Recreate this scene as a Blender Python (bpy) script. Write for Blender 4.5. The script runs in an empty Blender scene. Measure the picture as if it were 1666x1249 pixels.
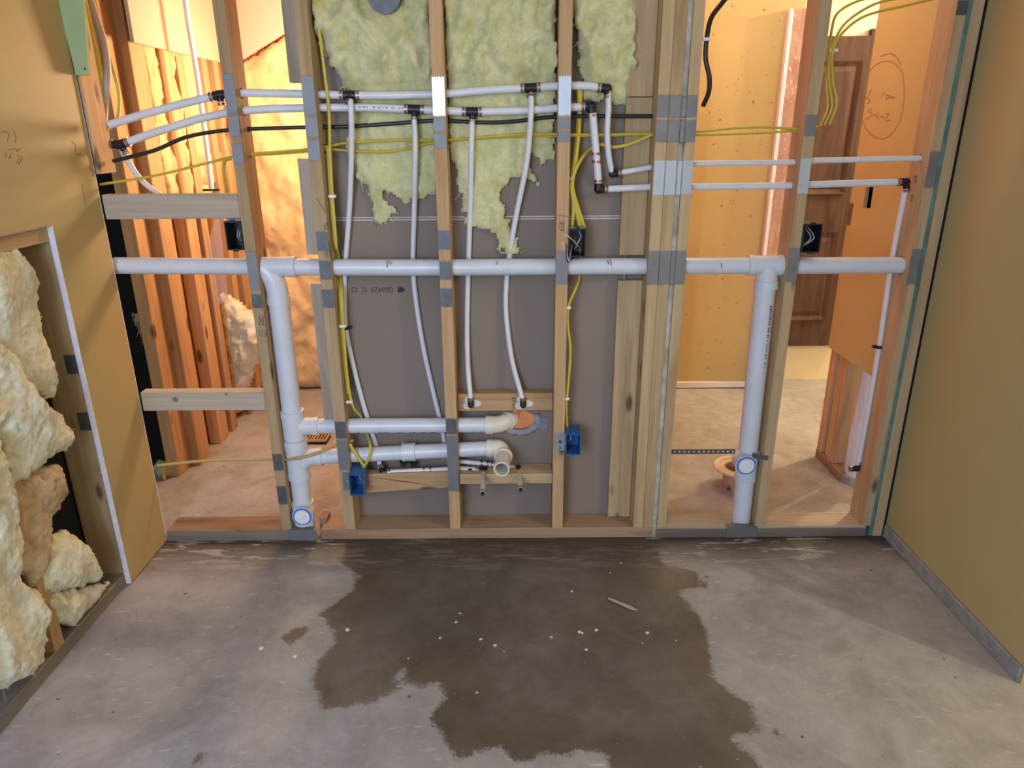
import bpy, bmesh, math, random
import numpy as np
from mathutils import Vector, Matrix, noise
from mathutils.geometry import tessellate_polygon

S = bpy.context.scene
COL = S.collection
rnd = random.Random(7)
V = Vector

# ------------------------------------------------------------------ camera
FPX, CX, CY = 1155.0, 833.0, 624.5
PITCH, ROLL = math.radians(19.7), 0.007
CAM = V((0.0, -2.02, 1.26))
FWD = V((0, math.cos(PITCH), -math.sin(PITCH)))
UP0 = V((0, math.sin(PITCH), math.cos(PITCH)))
RIGHT = V((1, 0, 0)) * math.cos(ROLL) - UP0 * math.sin(ROLL)
UPV = V((1, 0, 0)) * math.sin(ROLL) + UP0 * math.cos(ROLL)
cam_data = bpy.data.cameras.new('camera')
cam = bpy.data.objects.new('camera', cam_data)
COL.objects.link(cam)
cam_data.sensor_width = 36
cam_data.lens = FPX / 1666 * 36
cam_data.clip_start = 0.02
cam.matrix_world = Matrix(((RIGHT.x, UPV.x, -FWD.x, CAM.x), (RIGHT.y, UPV.y, -FWD.y, CAM.y),
                           (RIGHT.z, UPV.z, -FWD.z, CAM.z), (0, 0, 0, 1)))
S.camera = cam

def ray(px, py):
    return FWD + RIGHT * ((px - CX) / FPX) + UPV * ((CY - py) / FPX)
def W(px, py, Y=0.0):            # measured point on an upright plane at depth Y
    d = ray(px, py); return CAM + d * ((Y - CAM.y) / d.y)
def FL(px, py, z=0.0):           # measured point on a level plane
    d = ray(px, py); return CAM + d * ((z - CAM.z) / d.z)
def WX(px, py, X):               # measured point on a side wall plane
    d = ray(px, py); return CAM + d * ((X - CAM.x) / d.x)

# ------------------------------------------------------------------ world, lights, exposure
S.view_settings.view_transform = 'Standard'
S.view_settings.look = 'None'
S.view_settings.exposure = -0.14
S.view_settings.gamma = 1.0
S.view_settings.use_curve_mapping = False
S.cycles.max_bounces = 8
S.cycles.diffuse_bounces = 5
wd = bpy.data.worlds.new('world'); S.world = wd
wd.use_nodes = True
wd.node_tree.nodes['Background'].inputs[0].default_value = (0.93, 0.95, 0.93, 1)
wd.node_tree.nodes['Background'].inputs[1].default_value = 0.92

def point_light(name, loc, power, col, radius):
    l = bpy.data.lights.new(name, 'POINT'); l.energy = power; l.color = col; l.shadow_soft_size = radius
    o = bpy.data.objects.new(name, l); COL.objects.link(o); o.location = loc
    return o
def area_light(name, loc, target, sx, sy, power, col):
    l = bpy.data.lights.new(name, 'AREA'); l.shape = 'RECTANGLE'; l.size = sx; l.size_y = sy
    l.energy = power; l.color = col
    o = bpy.data.objects.new(name, l); COL.objects.link(o); o.location = loc
    o.rotation_euler = (V(target) - V(loc)).to_track_quat('-Z', 'Y').to_euler()
    return o
point_light('lamp_side_room', (2.55, -1.86, 2.05), 62, (1.0, 0.90, 0.76), 0.03)
point_light('lamp_rear_left', (-0.70, 0.92, 1.40), 54, (1.0, 0.70, 0.45), 0.10)
point_light('lamp_rear_right', (2.3, 1.19, 1.95), 92, (1.0, 0.85, 0.64), 0.03)
point_light('lamp_rear_hall', (0.75, 0.75, 2.2), 17, (1.0, 0.96, 0.82), 0.12)
area_light('daylight_window', (-0.85, -2.85, 1.25), (-0.95, -0.4, 0.1), 0.9, 1.2, 66, (0.50, 0.63, 1.0))

# ------------------------------------------------------------------ materials
MATS = {}
class N:
    def __init__(s, name, rough=0.7, metal=0.0, spec=0.3):
        m = bpy.data.materials.new(name); m.use_nodes = True
        s.m = m; s.t = m.node_tree; s.b = s.t.nodes['Principled BSDF']
        s.b.inputs['Roughness'].default_value = rough
        s.b.inputs['Metallic'].default_value = metal
        s.b.inputs['Specular IOR Level'].default_value = spec
        MATS[name] = m
    def n(s, t, **k):
        x = s.t.nodes.new(t)
        for a, v in k.items(): setattr(x, a, v)
        return x
    def l(s, a, b): s.t.links.new(a, b)
    def coord(s, scale=(1, 1, 1), rand=True):
        tc = s.n('ShaderNodeTexCoord'); mp = s.n('ShaderNodeMapping')
        mp.inputs['Scale'].default_value = scale
        if rand:
            oi = s.n('ShaderNodeObjectInfo'); mu = s.n('ShaderNodeMath', operation='MULTIPLY'); mu.inputs[1].default_value = 37.0
            s.l(oi.outputs['Random'], mu.inputs[0])
            ad = s.n('ShaderNodeVectorMath', operation='ADD')
            s.l(tc.outputs['Object'], ad.inputs[0]); s.l(mu.outputs[0], ad.inputs[1]); s.l(ad.outputs[0], mp.inputs[0])
        else:
            s.l(tc.outputs['Object'], mp.inputs[0])
        return mp.outputs[0]
    def noise(s, vec, scale, detail=3, rough=0.55, dist=0.0):
        x = s.n('ShaderNodeTexNoise'); x.inputs['Scale'].default_value = scale; x.inputs['Detail'].default_value = detail
        x.inputs['Roughness'].default_value = rough; x.inputs['Distortion'].default_value = dist
        s.l(vec, x.inputs['Vector']); return x.outputs['Fac']
    def ramp(s, fac, stops):
        x = s.n('ShaderNodeValToRGB'); e = x.color_ramp.elements
        while len(e) < len(stops): e.new(0.5)
        for i, (p, c) in enumerate(stops):
            e[i].position = p; e[i].color = (*c, 1) if len(c) == 3 else c
        s.l(fac, x.inputs[0]); return x.outputs[0]
    def mix(s, fac, a, b, mode='MIX'):
        x = s.n('ShaderNodeMix', data_type='RGBA', blend_type=mode)
        for i, v in ((0, fac), (6, a), (7, b)):
            if hasattr(v, 'links'): s.l(v, x.inputs[i])
            else: x.inputs[i].default_value = v if i == 0 else (*v, 1)
        return x.outputs[2]
    def rnd(s, vec, lo, hi):
        return s.ramp(vec, [(lo, (0, 0, 0)), (hi, (1, 1, 1))])
    def col(s, c):
        if hasattr(c, 'links'): s.l(c, s.b.inputs['Base Color'])
        else: s.b.inputs['Base Color'].default_value = (*c, 1)
        return s
    def bump(s, h, strength=0.3, dist=0.002):
        x = s.n('ShaderNodeBump'); x.inputs['Strength'].default_value = strength; x.inputs['Distance'].default_value = dist
        s.l(h, x.inputs['Height']); s.l(x.outputs[0], s.b.inputs['Normal']); return s

def wood(name, base, dark, axis, knot=True, vary=0.16):
    k = N(name, 0.75, 0, 0.2)
    a = 'XYZ'.index(axis)
    sc = [9.0] * 3; sc[a] = 0.9
    v = k.coord(sc)
    g = k.noise(v, 2.2, 4, 0.6, 0.8)
    c = k.ramp(g, [(0.32, dark), (0.52, base), (0.75, tuple(x * 1.12 for x in base))])
    sf = [90.0] * 3; sf[a] = 3.0
    f = k.noise(k.coord(sf), 1.0, 2)
    c = k.mix(k.rnd(f, 0.35, 0.7), k.mix(1.0, c, (0.86, 0.84, 0.82), 'MULTIPLY'), c)
    if knot:
        sk = [11.0] * 3; sk[a] = 4.0
        vo = k.n('ShaderNodeTexVoronoi'); vo.inputs['Scale'].default_value = 1.0
        k.l(k.coord(sk), vo.inputs['Vector'])
        kr = k.ramp(vo.outputs['Distance'], [(0.085, (1, 1, 1)), (0.16, (0, 0, 0))])
        c = k.mix(kr, c, tuple(x * 0.32 for x in dark))
    oi = k.n('ShaderNodeObjectInfo')
    hv = k.n('ShaderNodeHueSaturation'); mr = k.n('ShaderNodeMapRange')
    mr.inputs['To Min'].default_value = 1 - vary; mr.inputs['To Max'].default_value = 1 + vary * 0.7
    k.l(oi.outputs['Random'], mr.inputs[0]); k.l(mr.outputs[0], hv.inputs['Value']); k.l(c, hv.inputs['Color'])
    k.col(hv.outputs[0]); k.bump(f, 0.25, 0.001)
    return k.m
PINE, PINED = (0.50, 0.365, 0.190), (0.41, 0.275, 0.13)
for ax in 'XYZ':
    wood('plate_' + ax, (0.42, 0.27, 0.155), (0.25, 0.145, 0.075), ax, False)
    wood('pine_' + ax, PINE, PINED, ax)
    wood('fir_' + ax, (0.55, 0.355, 0.175), (0.43, 0.25, 0.11), ax)
    wood('greyboard_' + ax, (0.46, 0.39, 0.28), (0.38, 0.31, 0.21), ax, False)
    wood('oldplate_' + ax, (0.34, 0.22, 0.13), (0.20, 0.12, 0.07), ax, False)
    wood('treated_' + ax, (0.20, 0.175, 0.135), (0.13, 0.11, 0.085), ax, False)
wood('door_wood', (0.115, 0.060, 0.036), (0.07, 0.036, 0.022), 'Z', False, 0.05)

def plain(name, c, rough=0.6, metal=0.0, spec=0.4, var=0.0, scale=30, bump=0.0):
    k = N(name, rough, metal, spec)
    if var:
        f = k.noise(k.coord(), scale, 4)
        k.col(k.ramp(f, [(0.3, tuple(x * (1 - var) for x in c)), (0.7, tuple(min(1, x * (1 + var)) for x in c))]))
        if bump: k.bump(f, bump, 0.001)
    else: k.col(c)
    return k.m
plain('pvc_white', (0.60, 0.63, 0.635), 0.32, 0, 0.5, 0.05, 14)
plain('pvc_cream', (0.70, 0.66, 0.52), 0.35, 0, 0.5, 0.05, 14)
plain('pex_white', (0.66, 0.67, 0.66), 0.35, 0, 0.5, 0.04, 20)
plain('pex_stub', (0.62, 0.55, 0.44), 0.35, 0, 0.5)
plain('black_plastic', (0.012, 0.012, 0.013), 0.38)
plain('copper', (0.38, 0.215, 0.16), 0.36, 0.8)
plain('grey_jacket', (0.40, 0.33, 0.27), 0.45)
plain('plaster_grey', (0.40, 0.375, 0.30), 0.9, 0, 0.1, 0.3, 30, 0.3)
plain('side_pale', (0.72, 0.47, 0.26), 0.85)
plain('yellow_jacket', (0.58, 0.45, 0.05), 0.45, 0, 0.4, 0.08, 40)
plain('tan_jacket', (0.45, 0.33, 0.12), 0.5)
plain('black_jacket', (0.014, 0.013, 0.013), 0.4, 0, 0.5)
plain('white_plastic', (0.75, 0.75, 0.73), 0.4)
plain('wire_white', (0.62, 0.62, 0.60), 0.4)
plain('blue_plastic', (0.02, 0.10, 0.27), 0.35, 0, 0.5, 0.1, 30)
plain('ring_blue', (0.03, 0.20, 0.62), 0.4)
plain('ink', (0.03, 0.025, 0.022), 0.7)
plain('pencil', (0.26, 0.15, 0.05), 0.8)
plain('steel_bright', (0.50, 0.55, 0.60), 0.34, 0.75, 0.5, 0.06, 25)
plain('steel_mid', (0.215, 0.215, 0.205), 0.55, 0.5, 0.5, 0.10, 25)
plain('steel_dark', (0.115, 0.12, 0.115), 0.5, 0.5, 0.5, 0.18, 40)
plain('gypsum_core', (0.72, 0.72, 0.74), 0.9, 0, 0.1, 0.08, 60, 0.3)
plain('black_sheath_shade', (0.008, 0.008, 0.009), 0.9)  # black of the sheathing, also shade painted into gaps and hollows
plain('plaster', (0.62, 0.60, 0.54), 0.9, 0, 0.1, 0.1, 60)
plain('green_board', (0.33, 0.42, 0.20), 0.85, 0, 0.1, 0.06, 8)
plain('teal_edge', (0.10, 0.20, 0.17), 0.85, 0, 0.1, 0.35, 25)
plain('register_tan', (0.42, 0.26, 0.11), 0.5)
plain('flange_tan', (0.60, 0.48, 0.28), 0.5)
plain('mastic_grey', (0.30, 0.30, 0.32), 0.8, 0, 0.2, 0.2, 40, 0.6)
plain('rough_orange', (0.64, 0.19, 0.055), 0.8)
plain('curb_grey', (0.27, 0.26, 0.235), 0.85, 0, 0.2, 0.2, 30, 0.4)

def painted(name, c, c2, dirt=0.0):
    k = N(name, 0.62, 0, 0.25)
    v = k.coord((1, 1, 1), False)
    f = k.noise(v, 2.2, 3)
    cc = k.ramp(f, [(0.3, c2), (0.65, c)])
    p = k.noise(v, 190, 2)
    if dirt:
        d = k.noise(v, 42, 3, 0.5)
        cc = k.mix(k.rnd(d, 0.69, 0.72), cc, (0.22, 0.13, 0.06))
    k.col(cc); k.bump(p, 0.16, 0.0012)
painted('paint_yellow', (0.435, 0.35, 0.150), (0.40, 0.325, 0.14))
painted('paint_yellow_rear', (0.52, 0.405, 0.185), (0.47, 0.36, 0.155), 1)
painted('paint_cream', (0.78, 0.66, 0.38), (0.72, 0.60, 0.34))
painted('paint_soffit', (0.52, 0.41, 0.29), (0.49, 0.385, 0.27))
painted('paint_ochre', (0.48, 0.385, 0.155), (0.455, 0.36, 0.14))
painted('paint_white', (0.70, 0.69, 0.66), (0.66, 0.65, 0.62))

k = N('gypsum_paper', 0.88, 0, 0.15)
v = k.coord((1, 1, 1), False)
k.col(k.ramp(k.noise(v, 1.6, 3), [(0.3, (0.215, 0.172, 0.132)), (0.7, (0.265, 0.215, 0.168))]))
k.bump(k.noise(v, 240, 2), 0.1, 0.0006)

k = N('osb', 0.75, 0, 0.2)
v = k.coord((38, 38, 14))
vo = k.n('ShaderNodeTexVoronoi'); vo.inputs['Scale'].default_value = 1.0; k.l(v, vo.inputs['Vector'])
f = k.noise(v, 3.0, 3)
k.col(k.mix(k.rnd(f, 0.62, 0.68), k.ramp(vo.outputs['Color'], [(0.1, (0.38, 0.21, 0.15)), (0.9, (0.48, 0.30, 0.22))]), (0.66, 0.52, 0.42)))
k.bump(f, 0.4, 0.002)

def fluff(name, a, b, c):
    k = N(name, 0.95, 0, 0.05)
    v = k.coord((1, 1, 1), False)
    f = k.noise(v, 13, 5, 0.65, 0.9)
    g = k.noise(v, 110, 4, 0.7, 1.2)
    cc = k.ramp(f, [(0.28, a), (0.52, b), (0.74, c)])
    cc = k.mix(k.rnd(g, 0.3, 0.65), k.mix(1.0, cc, (0.84, 0.83, 0.78), 'MULTIPLY'), cc)
    k.col(cc)
    m = k.n('ShaderNodeMath', operation='MULTIPLY_ADD'); m.inputs[1].default_value = 0.6
    k.l(g, m.inputs[0]); k.l(f, m.inputs[2])
    k.bump(m.outputs[0], 0.5, 0.004)
    k.b.inputs['Sheen Weight'].default_value = 0.25
fluff('fiberglass', (0.50, 0.48, 0.20), (0.63, 0.61, 0.31), (0.73, 0.72, 0.45))
fluff('fiberglass_pale', (0.60, 0.55, 0.30), (0.73, 0.73, 0.53), (0.84, 0.86, 0.75))
fluff('kraft_batt', (0.62, 0.40, 0.17), (0.72, 0.50, 0.25), (0.76, 0.57, 0.32))
fluff('batt_brown', (0.30, 0.20, 0.10), (0.52, 0.38, 0.20), (0.66, 0.56, 0.36))

# concrete: a signed-distance attribute outlines the wet patch, noise roughens its rim
k = N('concrete', 0.8, 0, 0.3)
v = k.coord((1, 1, 1), False)
big = k.noise(v, 1.7, 4, 0.6, 0.4)
med = k.noise(v, 11, 6, 0.7, 0.5)
fin = k.noise(v, 120, 4, 0.6)
base = k.ramp(big, [(0.3, (0.31, 0.29, 0.255)), (0.55, (0.375, 0.352, 0.312)), (0.75, (0.43, 0.405, 0.36))])
base = k.mix(k.rnd(med, 0.33, 0.62), k.mix(1.0, base, (0.80, 0.79, 0.78), 'MULTIPLY'), base)
mp = k.n('ShaderNodeMapping'); mp.inputs['Scale'].default_value = (7, 22, 1); mp.inputs['Rotation'].default_value = (0, 0, 0.35)
tc = k.n('ShaderNodeTexCoord'); k.l(tc.outputs['Object'], mp.inputs[0])
strk = k.noise(mp.outputs[0], 3.0, 5, 0.65, 0.3)
base = k.mix(k.rnd(strk, 0.60, 0.74), base, (0.49, 0.47, 0.43))
smg = k.noise(v, 3.1, 6, 0.7, 1.0)
base = k.mix(k.rnd(smg, 0.50, 0.66), base, k.mix(1.0, base, (0.82, 0.805, 0.785), 'MULTIPLY'))
drt = k.noise(v, 8.0, 6, 0.75, 0.8)
base = k.mix(k.rnd(drt, 0.64, 0.76), base, (0.22, 0.195, 0.165))
pit = k.noise(v, 34, 2)
base = k.mix(k.rnd(pit, 0.71, 0.75), base, (0.13, 0.105, 0.085))
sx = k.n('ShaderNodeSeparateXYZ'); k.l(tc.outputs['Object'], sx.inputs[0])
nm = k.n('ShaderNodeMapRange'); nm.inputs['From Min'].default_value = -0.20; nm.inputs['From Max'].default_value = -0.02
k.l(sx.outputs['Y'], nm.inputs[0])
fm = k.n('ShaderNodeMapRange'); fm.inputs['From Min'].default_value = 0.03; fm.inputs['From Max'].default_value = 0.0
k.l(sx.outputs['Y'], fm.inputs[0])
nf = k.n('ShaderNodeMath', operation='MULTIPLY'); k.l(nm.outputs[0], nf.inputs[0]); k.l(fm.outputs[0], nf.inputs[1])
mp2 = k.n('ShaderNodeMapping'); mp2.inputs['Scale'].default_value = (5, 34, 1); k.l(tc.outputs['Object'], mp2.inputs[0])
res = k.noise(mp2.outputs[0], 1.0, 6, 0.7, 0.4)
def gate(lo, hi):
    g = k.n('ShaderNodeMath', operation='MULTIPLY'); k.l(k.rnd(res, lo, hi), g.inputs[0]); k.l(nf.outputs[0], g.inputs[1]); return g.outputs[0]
at = k.n('ShaderNodeAttribute', attribute_name='wet')
ma = k.n('ShaderNodeMath', operation='MULTIPLY_ADD'); ma.inputs[1].default_value = 0.10
mb = k.n('ShaderNodeMath', operation='MULTIPLY_ADD'); mb.inputs[1].default_value = 0.035
k.l(med, ma.inputs[0]); k.l(at.outputs['Fac'], ma.inputs[2])
k.l(fin, mb.inputs[0]); k.l(ma.outputs[0], mb.inputs[2])
wet = k.rnd(mb.outputs[0], 0.060, 0.074)
wcol = k.ramp(big, [(0.35, (0.095, 0.078, 0.060)), (0.6, (0.15, 0.125, 0.098))])
wcol = k.mix(k.rnd(med, 0.40, 0.66), k.mix(1.0, wcol, (0.78, 0.75, 0.70), 'MULTIPLY'), wcol)
wcol = k.mix(k.ramp(k.noise(v, 3.4, 5, 0.65, 0.6), [(0.45, (0, 0, 0)), (0.72, (0.42, 0.42, 0.42))]), wcol, k.mix(1.0, base, (0.62, 0.60, 0.57), 'MULTIPLY'))
as_ = k.n('ShaderNodeAttribute', attribute_name='soaked')
ms = k.n('ShaderNodeMath', operation='MULTIPLY_ADD'); ms.inputs[1].default_value = 0.30
k.l(med, ms.inputs[0]); k.l(as_.outputs['Fac'], ms.inputs[2])
wcol = k.mix(k.rnd(ms.outputs[0], 0.10, 0.19), k.mix(1.0, wcol, (1.22, 1.24, 1.27), 'MULTIPLY'), wcol)
core = k.rnd(mb.outputs[0], 0.10, 0.24)
wcol = k.mix(core, k.mix(1.0, wcol, (1.05, 0.98, 0.86), 'MULTIPLY'), k.mix(1.0, wcol, (0.95, 0.97, 0.99), 'MULTIPLY'))
spk = k.noise(v, 60, 2)
wcol = k.mix(k.rnd(spk, 0.73, 0.76), wcol, (0.30, 0.27, 0.23))
fl = k.mix(wet, base, wcol)
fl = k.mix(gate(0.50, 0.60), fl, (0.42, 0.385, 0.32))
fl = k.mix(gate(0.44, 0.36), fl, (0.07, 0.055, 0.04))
k.col(fl)
rr = k.n('ShaderNodeMapRange'); rr.inputs['To Min'].default_value = 0.85; rr.inputs['To Max'].default_value = 0.62
k.l(wet, rr.inputs[0]); k.l(rr.outputs[0], k.b.inputs['Roughness'])
k.bump(fin, 0.25, 0.0015)

k = N('plastic_film', 0.25, 0, 0.5)
k.col((0.8, 0.8, 0.8)); k.b.inputs['Alpha'].default_value = 0.35

# ------------------------------------------------------------------ builders
WL = {}
def link(name, bm, mat, parent=None, smooth=False, base=None):
    me = bpy.data.meshes.new(name)
    bmesh.ops.recalc_face_normals(bm, faces=bm.faces)
    bm.to_mesh(me); bm.free()
    return link_me(name, me, mat, parent, smooth, base)
def link_me(name, me, mat, parent=None, smooth=False, base=None):
    me.materials.append(MATS[mat])
    if smooth:
        me.polygons.foreach_set('use_smooth', [True] * len(me.polygons))
        me.set_sharp_from_angle(angle=math.radians(42))
    o = bpy.data.objects.new(name, me); COL.objects.link(o)
    if base is not None:
        me.transform(Matrix.Translation(-V(base))); o.location = base; WL[o] = V(base)
    else: WL[o] = V((0, 0, 0))
    if parent:
        o.parent = parent; o.location = V(o.location) - WL[parent]
    return o
def tag(o, label, cat, group=None, kind=None):
    o['label'] = label; o['category'] = cat
    if group: o['group'] = group
    if kind: o['kind'] = kind
    return o
def thing(name, label, cat, loc, group=None):
    o = bpy.data.objects.new(name, None); COL.objects.link(o); o.location = loc; WL[o] = V(loc)
    o.empty_display_size = 0.05
    return tag(o, label, cat, group)
def struct(o): o['kind'] = 'structure'; return o

def box(bm, x0, x1, y0, y1, z0, z1, bev=0.0):
    r = bmesh.ops.create_cube(bm, size=1.0)
    for q in r['verts']:
        q.co = V(((x0 + x1) / 2 + q.co.x * (x1 - x0), (y0 + y1) / 2 + q.co.y * (y1 - y0), (z0 + z1) / 2 + q.co.z * (z1 - z0)))
    if bev:
        es = {e for q in r['verts'] for e in q.link_edges}
        bmesh.ops.bevel(bm, geom=list(es), offset=bev, segments=1, affect='EDGES', profile=0.5)
def boxo(name, mat, b, parent=None, bev=0.0015, base=False):
    bm = bmesh.new(); box(bm, *b, bev)
    return link(name, bm, mat, parent, False, V(((b[0] + b[1]) / 2, (b[2] + b[3]) / 2, b[4])) if base else None)
def prism(bm, pts, d):           # closed polygon swept along vector d (holes allowed: list of loops)
    loops = pts if isinstance(pts[0], list) else [pts]
    tris = tessellate_polygon(loops)
    flat = [p for l in loops for p in l]
    a = [bm.verts.new(p) for p in flat]; b = [bm.verts.new(V(p) + V(d)) for p in flat]
    for t in tris:
        try: bm.faces.new([a[i] for i in t]); bm.faces.new([b[i] for i in reversed(t)])
        except ValueError: pass
    o = 0
    for l in loops:
        n = len(l)
        for i in range(n):
            j = (i + 1) % n
            bm.faces.new((a[o + i], a[o + j], b[o + j], b[o + i]))
        o += n
def smoothpath(pts, n=6):
    pts = [V(p) for p in pts]
    if len(pts) < 3: return pts
    out = []
    P = [pts[0] * 2 - pts[1]] + pts + [pts[-1] * 2 - pts[-2]]
    for i in range(1, len(P) - 2):
        a, b, c, d = P[i - 1], P[i], P[i + 1], P[i + 2]
        for t in range(n):
            t /= n
            out.append(0.5 * ((2 * b) + (c - a) * t + (2 * a - 5 * b + 4 * c - d) * t * t + (3 * b - a - 3 * c + d) * t ** 3))
    out.append(pts[-1]); return out
def tube(bm, pts, r, seg=14, flat=None, inner=0.0):
    pts = [V(p) for p in pts]; n = len(pts)
    rs = r if isinstance(r, (list, tuple)) else [r] * n
    t0 = (pts[1] - pts[0]).normalized()
    ref = V((0, 0, 1)) if abs(t0.z) < 0.8 else V((0, 1, 0))
    u = t0.cross(ref).normalized(); rings = []
    for i in range(n):
        t = (pts[min(i + 1, n - 1)] - pts[max(i - 1, 0)]).normalized()
        u = (u - t * u.dot(t)).normalized(); w = t.cross(u)
        k2 = flat or 1.0
        rings.append([bm.verts.new(pts[i] + (u * math.cos(2 * math.pi * j / seg) * k2 + w * math.sin(2 * math.pi * j / seg)) * rs[i]) for j in range(seg)])
    def skin(rg):
        for a, b in zip(rg, rg[1:]):
            for j in range(seg):
                bm.faces.new((a[j], a[(j + 1) % seg], b[(j + 1) % seg], b[j]))
    skin(rings)
    if inner:
        c0 = pts[0]; c1 = pts[-1]
        inn = [[bm.verts.new(c + (q.co - c) * (inner / rs[0])) for q in rg] for rg, c in ((rings[0], c0), (rings[-1], c1))]
        skin(inn)
        for a, b in ((rings[0], inn[0]), (rings[-1], inn[1])):
            for j in range(seg): bm.faces.new((a[j], a[(j + 1) % seg], b[(j + 1) % seg], b[j]))
    else:
        bm.faces.new(rings[0][::-1]); bm.faces.new(rings[-1])
def tubeo(name, mat, pts, r, parent=None, sm=True, seg=14, flat=None, inner=0.0, base=None):
    bm = bmesh.new(); tube(bm, smoothpath(pts) if sm else pts, r, seg, flat, inner)
    return link(name, bm, mat, parent, True, base)
def ribbon(bm, pts, w, nrm, lift=0.0006):
    pts = [V(p) for p in pts]; nrm = V(nrm); L = []
    for i, p in enumerate(pts):
        t = (pts[min(i + 1, len(pts) - 1)] - pts[max(i - 1, 0)]).normalized(); s = t.cross(nrm).normalized() * w / 2
        L.append((bm.verts.new(p + s + nrm * lift), bm.verts.new(p - s + nrm * lift), bm.verts.new(p + s - nrm * lift * .3), bm.verts.new(p - s - nrm * lift * .3)))
    for a, b in zip(L, L[1:]):
        bm.faces.new((a[0], a[1], b[1], b[0])); bm.faces.new((a[0], b[0], b[2], a[2])); bm.faces.new((a[1], a[3], b[3], b[1]))
def at_x(path, X):               # (y, z) of a run of pipe where it crosses X
    for a, b in zip(path, path[1:]):
        if (a.x - X) * (b.x - X) <= 0 and a.x != b.x:
            t = (X - a.x) / (b.x - a.x); q = a.lerp(b, t); return q.y, q.z
    return None

# ================================================================== SETTING
Z_CEIL = 2.44
XL, XR = -1.132, W(1545.5, 320).x
YB = 1.42                        # rear wall of the rooms behind
# floor with the wet outline
def sdf(poly, P):
    poly = np.array(poly); d = np.full(len(P), 1e9); ins = np.zeros(len(P), bool)
    for i in range(len(poly)):
        a, b = poly[i], poly[(i + 1) % len(poly)]
        e = b - a; w = P - a
        t = np.clip((w @ e) / max(e @ e, 1e-12), 0, 1)
        d = np.minimum(d, np.linalg.norm(w - t[:, None] * e, axis=1))
        c = ((a[1] > P[:, 1]) != (b[1] > P[:, 1]))
        with np.errstate(divide='ignore', invalid='ignore'):
            ins ^= c & (P[:, 0] < (b[0] - a[0]) * (P[:, 1] - a[1]) / (b[1] - a[1]) + a[0])
    return np.where(ins, d, -d)
wet_px = [(545, 876), (545, 900), (562, 922), (580, 937), (575, 962), (545, 978), (524, 1000), (545, 1020), (540, 1055), (512, 1090),
          (506, 1120), (530, 1150), (556, 1150), (600, 1140), (636, 1125), (650, 1092), (664, 1110), (690, 1118), (714, 1105), (720, 1140),
          (702, 1162), (720, 1200), (748, 1230), (780, 1224), (812, 1210), (840, 1236), (930, 1226), (948, 1214), (985, 1226), (1000, 1262),
          (1120, 1300), (1262, 1290), (1238, 1249), (1226, 1230), (1203, 1212), (1186, 1198), (1228, 1186), (1234, 1170), (1222, 1146),
          (1192, 1125), (1163, 1100), (1153, 1052), (1142, 1015), (1113, 985), (1104, 957), (1156, 956), (1134, 932), (1080, 918), (1064, 884), (1040, 874)]
spots = [[(300, 1262), (318, 1228), (332, 1222), (326, 1249)], [(1262, 1188), (1276, 1192), (1272, 1202), (1260, 1198)],
         [(455, 1040), (480, 1022), (512, 1018), (490, 1036), (470, 1052)], [(440, 880), (520, 876), (520, 884), (445, 886)]]
gx = np.linspace(-2.2, 3.2, 271); gy = np.linspace(-2.7, 1.62, 217)
GX, GY = np.meshgrid(gx, gy)
P2 = np.stack([GX.ravel(), GY.ravel()], 1)
wetf = sdf([tuple(FL(*p)[:2]) for p in wet_px], P2)
for s_ in spots: wetf = np.maximum(wetf, sdf([tuple(FL(*p)[:2]) for p in s_], P2))
wetf = np.clip(wetf, -0.3, 0.3)
core_px = [(592, 870), (578, 940), (604, 985), (640, 1020), (676, 1080), (715, 1105), (720, 1140), (702, 1162), (750, 1228), (840, 1240), (985, 1236), (1150, 1262), (1240, 1240),
           (1183, 1197), (1228, 1186), (1190, 1125), (1160, 1100), (1140, 1015), (1100, 985), (1075, 915), (1060, 870)]
coref = np.clip(sdf([tuple(FL(*p)[:2]) for p in core_px], P2), -0.3, 0.3)
nx, ny = len(gx), len(gy)
bm = bmesh.new()
vs = [bm.verts.new((x, y, 0.0)) for x, y in P2]
for j in range(ny - 1):
    for i in range(nx - 1):
        bm.faces.new((vs[j * nx + i], vs[j * nx + i + 1], vs[(j + 1) * nx + i + 1], vs[(j + 1) * nx + i]))
me = bpy.data.meshes.new('floor'); bm.to_mesh(me); bm.free()
atr = me.attributes.new('wet', 'FLOAT', 'POINT'); atr.data.foreach_set('value', wetf.astype(np.float32))
atr = me.attributes.new('soaked', 'FLOAT', 'POINT'); atr.data.foreach_set('value', coref.astype(np.float32))
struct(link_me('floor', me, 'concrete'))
boxo('floor_slab', 'concrete', (-2.2, 3.2, -2.7, 1.62, -0.15, -0.002), None, 0)['kind'] = 'structure'
bpy.data.objects['floor_slab'].name = 'floor_2'
struct(boxo('ceiling', 'paint_white', (-1.75, 3.2, -2.7, 1.62, Z_CEIL, Z_CEIL + 0.1), None, 0))

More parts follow.
